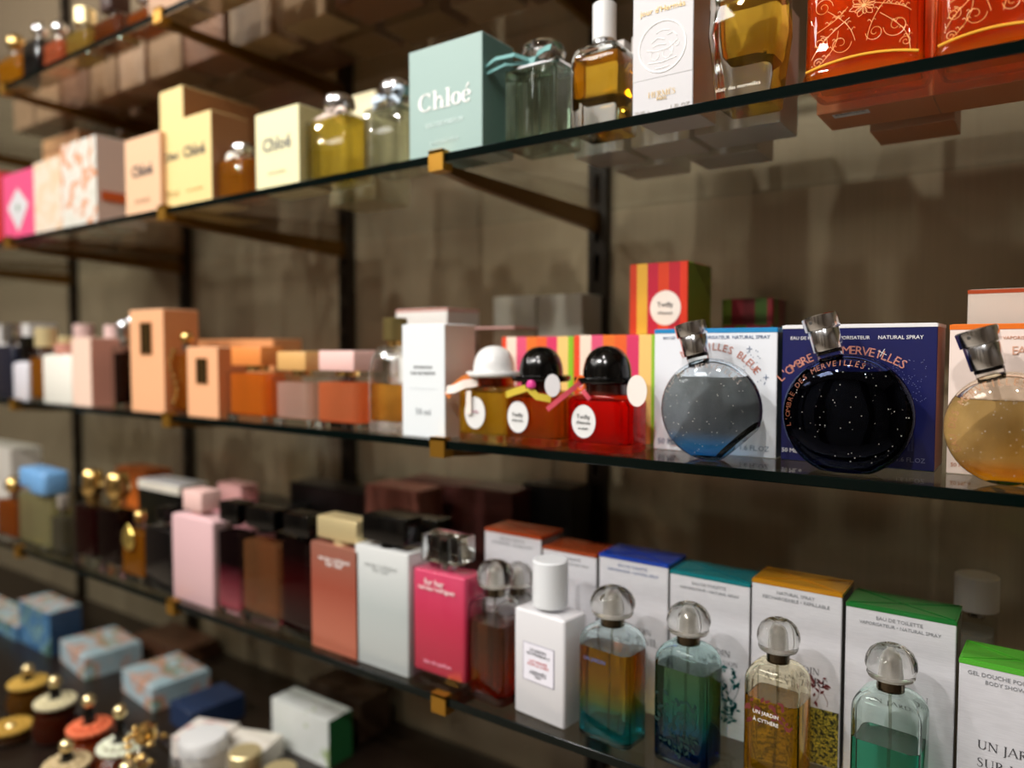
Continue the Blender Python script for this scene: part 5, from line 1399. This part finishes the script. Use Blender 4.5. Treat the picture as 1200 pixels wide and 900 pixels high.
v, f = lathe([(.030, 0), (.031, .002), (.031, .030), (.029, .032)], 32); mesh_obj('body', v, f, pbr('#E9E6DE', .3), t, loc=(0, .03, 0))
v, f = lathe([(.031, .032), (.033, .033), (.033, .050), (.031, .053), (.02, .054)], 32); mesh_obj('lid', v, f, WHITE, t, loc=(0, .03, 0))
for i, (px_, lab, m) in enumerate(((-0.8754, 'small tan pot lid beside the white jar', '#C9A878'), (-0.8011, 'small brown pot beside the white and green carton', '#8A5A34'))):
    t = thing('jar', lab, 'jar', (px_, .585, -.60))
    v, f = lathe([(.020, 0), (.021, .002), (.021, .034), (.019, .036)], 24); mesh_obj('body', v, f, pbr(m, .3), t, loc=(0, .02, 0))
    v, f = lathe([(.0215, .036), (.022, .037), (.022, .050), (.020, .052)], 24); mesh_obj('lid', v, f, PALEGOLD, t, loc=(0, .02, 0))
CB = [(22, 772, 28, '#8A5A1E', '#C9A24A', 'brown bottle with a gold collar and ball stopper, farthest of the four on the counter', .53), (54, 786, 30, '#6A2A12', '#D9CFA8', 'deep brown bottle with an ivory collar and gold ball stopper', .515),
      (94, 808, 32, '#C0541E', '#E8764E', 'orange bottle with a coral collar and gold ball stopper', .50), (131, 820, 30, '#A8481A', '#DDE0C8', 'rust bottle with a pale green collar and gold ball stopper', .49)]
CB += [(8, 838, 0, '#5A3214', '#B8903A', 'small brown bottle with a gold collar, at the picture edge on the counter', .475), (58, 858, 0, '#3A1A10', '#C9B48A', 'dark brown bottle with a beige collar in front of the ball stopper row', .45), (108, 878, 0, '#2A120C', '#8A6A4A', 'near-black bottle with a tan collar in front of the orange one', .425)]
YS = {8: (-1.2812, -0.5749), 58: (-1.0408, -0.5156), 108: (-0.8365, -0.4668), 22: (-1.3571, -0.5206), 54: (-1.2244, -0.5010), 94: (-1.0854, -0.4867), 131: (-0.9795, -0.4675)}
for px_, py_, r_, liq, colr, lab, Y in CB:
    x, zt = YS[px_]; h = zt + .60
    t = thing('perfume_bottle', lab, 'perfume bottle', (x, Y, -.60), 0, 'ball stopper bottles on the counter')
    R = .034
    v, f = lathe([(R*.8, 0), (R, .003), (R*1.05, h*.25), (R*.9, h*.45), (R*.4, h*.56), (R*.35, h*.60)], 24); mesh_obj('glass_body', v, f, TGLASS, t)
    v, f = lathe([(R*.72, .004), (R*.9, .006), (R*.95, h*.25), (R*.82, h*.42)], 24); mesh_obj('perfume', v, f, cloudy(liq, .6), t)
    parts = []
    for k in range(18):
        a = k/18*2*PI; q = lathe([(.0006, 0), (.0055, .0035), (.0055, .007), (.0006, .0105)], 10)
        parts.append(([(p[0] + R*.72*math.cos(a), p[1] + R*.72*math.sin(a), p[2] + h*.54) for p in q[0]], q[1]))
    for k in range(10):
        a = k/10*2*PI; q = lathe([(.0006, 0), (.0055, .0035), (.0055, .007), (.0006, .0105)], 10)
        parts.append(([(p[0] + R*.44*math.cos(a), p[1] + R*.44*math.sin(a), p[2] + h*.58) for p in q[0]], q[1]))
    v, f = joinvf(parts); o = mesh_obj('petal_collar', v, f, pbr(colr, .35), t)
    v, f = lathe([(.007, h*.58), (.008, h*.70), (.006, h*.82)], 16); mesh_obj('neck', v, f, BLACK, t)
    v, f = lathe([(.0006, h-.018)] + [(.0095*math.sin(i/8*PI), h - .0095 - .0095*math.cos(i/8*PI)) for i in range(1, 8)] + [(.0006, h)], 20); mesh_obj('ball_stopper', v, f, pbr('#F0DCA6', .2, .9), t)
t = thing('perfume_bottle', 'ornate beaded gold and glass bottle beside the rust bottle', 'perfume bottle', (-0.9069, .485, -.60))
hgt = 0.1332
v, f = lathe([(.028, 0), (.033, .004), (.034, hgt*.5), (.026, hgt*.7), (.012, hgt*.8)], 20); mesh_obj('glass_body', v, f, TGLASS, t)
parts = []
rb = random.Random(2)
for k in range(46):
    a = rb.random()*2*PI; zz = hgt*(.15+.7*rb.random()); q = lathe([(.0006, 0), (.0045, .003), (.0045, .006), (.0006, .009)], 8); rr = .031 if zz < hgt*.55 else .022
    parts.append(([(p[0] + rr*math.cos(a), p[1] + rr*math.sin(a), p[2] + zz) for p in q[0]], q[1]))
v, f = joinvf(parts); o = mesh_obj('beading', v, f, GOLD, t); o['kind'] = 'stuff'
v, f = lathe([(.010, hgt*.8), (.014, hgt*.86), (.012, hgt*.95), (.0008, hgt)], 16); mesh_obj('stopper', v, f, GOLD, t)
